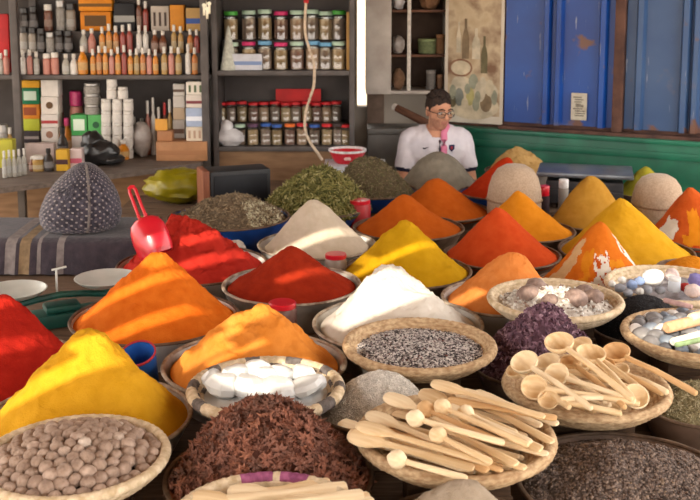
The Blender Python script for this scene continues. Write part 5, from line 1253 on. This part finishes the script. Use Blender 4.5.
# notice on the blue door
s0,z0=wl(572,119); s1,z1=wl(588.5,93)
m=MB(); m.box(s0,-.034,z0,s1,-.0305,z1); R2=random.Random(5)
for i in range(9):
    zz=z0+(z1-z0)*(.14+.085*i); w0=s0+(s1-s0)*R2.uniform(.12,.3); w1=s0+(s1-s0)*R2.uniform(.6,.9)
    m.box(w0,-.0352,zz,w1,-.0341,zz+.008 if i!=4 else zz+.016,1)
tag(wbuild('notice','' or m,[mat('paper_notice',(190,184,170),(166,158,142),scale=16,rough=.9),mat('paper_ink',(104,98,90),(140,134,122),scale=50,rough=.9)],smooth=False),'small worn white paper notice stuck on the blue door','notice')
# poster
M_pb=mat('poster_print',(168,146,116),(120,92,72),scale=7,rough=.75,c3=(188,170,142),detail=8,contrast=(.3,.68)); M_pw=mat('poster_paper',(206,198,184),(186,176,160),scale=5,rough=.8)
p0=wl(445,121); p1=wl(503,121); zt=1.93
m=MB(); m.box(p0[0],-.016,p0[1],p1[0],-.010,zt,0)
m.box(p0[0]+.022,-.0172,p0[1]+.05,p1[0]-.02,-.0161,zt-.01,1)
t=thing('poster','large faded still-life poster with pale border beside the blue door','poster',WO,(0,0,WA))
m.build('sheet',[M_pw,M_pb],t,smooth=False)
pw=p1[0]-p0[0]
def disc(cx,cz,rx,rz,mi,y=-.0178):
    n=20; v=[(cx,y,cz)]+[(cx+rx*math.cos(2*PI*i/n),y,cz+rz*math.sin(2*PI*i/n)) for i in range(n)]; v+= [(a,b+.0005,c) for a,b,c in v]
    f=[(0,1+(i+1)%n,1+i) for i in range(n)]+[(n+1,n+2+i,n+2+(i+1)%n) for i in range(n)]+[(1+i,1+(i+1)%n,n+2+(i+1)%n,n+2+i) for i in range(n)]
    pm.add(v,f,mi)
pm=MB(); cx=p0[0]+pw*.5; bz=p0[1]
cols=[(186,178,120),(158,160,140),(206,194,170),(150,112,88),(112,104,78),(134,138,130),(212,198,170),(140,120,94)]
for (fx,fz,rx,rz,c,yy) in [(.5,.10,.44,.09,6,0),(.30,.27,.20,.09,6,1),(.72,.24,.2,.08,2,1),(.25,.33,.13,.05,2,2),(.28,.50,.20,.06,3,1),(.28,.50,.17,.047,6,2),(.45,.20,.07,.06,0,3),(.26,.19,.08,.06,5,3),(.62,.26,.09,.07,2,4),(.72,.14,.1,.06,7,3),(.78,.30,.07,.055,6,4),(.5,.36,.08,.05,1,3),(.15,.24,.06,.05,1,3),(.14,.14,.07,.04,4,3),(.55,.12,.06,.045,1,4),(.36,.12,.06,.04,6,4),(.58,.20,.05,.04,1,5),(.66,.36,.05,.035,2,3),(.40,.28,.05,.035,1,4),(.86,.20,.05,.05,1,4)]:
    disc(p0[0]+pw*fx,bz+.05+fz*.62,pw*rx,rz,c,-.0178-.0005*yy)
for (fx,zb_,w,h,c) in [(.68,.33,.055,.24,4),(.36,.42,.06,.26,7),(.54,.42,.07,.20,2),(.24,.46,.04,.2,2)]:
    x=p0[0]+pw*fx; z=bz+zb_; ww=pw*w
    pm.add([(x+sx*ww*w_,yy_,z+h*hh) for yy_ in (-.0212,-.0207) for sx,w_,hh in ((-1,1,0),(1,1,0),(1,1,.5),(1,.7,.65),(1,.35,.75),(1,.35,1),(-1,.35,1),(-1,.35,.75),(-1,.7,.65),(-1,1,.5))],[tuple(range(10)),tuple(range(19,9,-1))]+[(q,q+10,(q+1)%10+10,(q+1)%10) for q in range(10)],c)
pm.build('printed_shapes',[mat('pp_%d'%i,c,tuple(int(q*.82) for q in c),scale=14,rough=.8) for i,c in enumerate(cols)],t,smooth=False)
# ================================================================ LIGHT, ROOF, CAMERA
SA,SE=D(255),D(25)
SUN=Vector((math.cos(SA)*math.cos(SE),math.sin(SA)*math.cos(SE),math.sin(SE)))     # direction towards the sun
RZ=2.78
# lath roof: thin boards laid along RD, added out of view, gaps cut to place the sun bands, (a0,a1,b0,b1) along and across the boards
RA=D(38)
HOLES=[(-1.85,-.92,.535,.605),(-1.76,-1.35,.70,.77),(-2.46,-1.78,.242,.300),(-1.87,-1.72,.325,.42),(-2.6,-1.97,.025,.095),(-1.62,-.86,.118,.170),(-1.24,-1.15,.17,.30),
(-2.76,-2.04,-.335,-.255),(-2.34,-2.18,-.255,-.19),(-2.12,-1.94,-.275,-.235),(-1.98,-1.74,-.245,-.175),(-2.20,-1.95,-.372,-.345),
(-1.74,-1.27,-.345,-.13),(-1.27,-1.12,-.36,-.285),(-1.84,-1.76,-.53,-.49),(-1.97,-1.91,-.59,-.54),(-2.20,-1.95,-.65,-.48),(-1.08,-.92,-.64,-.48),(-.70,-.52,-.67,-.58),(-1.14,-.86,-1.07,-.90)]
def roof():
    m=MB(); M=Matrix.Rotation(RA,4,'Z')
    bs=sorted({-6.2,8.6}|{h[2] for h in HOLES}|{h[3] for h in HOLES}|{-6.2+.2*i for i in range(74)})
    bs=[q for i,q in enumerate(bs) if i==0 or q-bs[i-1]>1e-6]
    for b0,b1 in zip(bs,bs[1:]):
        c=(b0+b1)/2; 
        # clip the board to the roof rectangle
        lo,hi=-9.0,9.0
        for (ox,oy,lim,sg) in ((1,0,-3.6,1),(1,0,2.25,-1),(0,1,-4.2,1),(0,1,7.2,-1)):
            # point = a*d + c*n
            dx=math.cos(RA)*ox+math.sin(RA)*oy; nx=-math.sin(RA)*ox+math.cos(RA)*oy
            aa=(lim-c*nx)/dx
            if (sg>0)==(dx>0): lo=max(lo,aa)
            else: hi=min(hi,aa)
        if hi-lo<.05: continue
        cuts=sorted([(h[0],h[1]) for h in HOLES if h[2]<=c<=h[3]])
        x=lo
        for h0,h1 in cuts:
            if h0>x: m.box(x,b0,RZ,h0,b1,RZ+.004,0,M)
            x=max(x,h1)
        if x<hi: m.box(x,b0,RZ,hi,b1,RZ+.004,0,M)
    return m
struct('sun_slit_roof',roof(),mat('roof_lath',(150,124,96),(122,98,74),scale=6,rough=.8),smooth=False)
ld=bpy.data.lights.new('sun','SUN'); ld.energy=7.0; ld.angle=D(.25); ld.color=(1.0,.90,.74); lo=bpy.data.objects.new('sun',ld); COL.objects.link(lo); lo.rotation_euler=SUN.to_track_quat('Z','Y').to_euler(); lo.location=SUN*20
w=bpy.data.worlds.new('world'); SC.world=w; w.use_nodes=True; bg=w.node_tree.nodes['Background']; bg.inputs[0].default_value=(1.0,.93,.86,1); bg.inputs[1].default_value=4.4
cd=bpy.data.cameras.new('camera'); cam=bpy.data.objects.new('camera',cd); COL.objects.link(cam); SC.camera=cam
cd.sensor_width=36; cd.lens=F/700*36; cd.shift_y=-(250-PPY)/700; cam.location=(0,0,CZ); cam.rotation_euler=(PI/2-TH,0,0); cd.clip_end=500
cd.dof.use_dof=True; cd.dof.focus_distance=2.9; cd.dof.aperture_fstop=8.0
SC.view_settings.view_transform='Standard'; SC.view_settings.look='None'; SC.view_settings.exposure=0; SC.view_settings.gamma=1
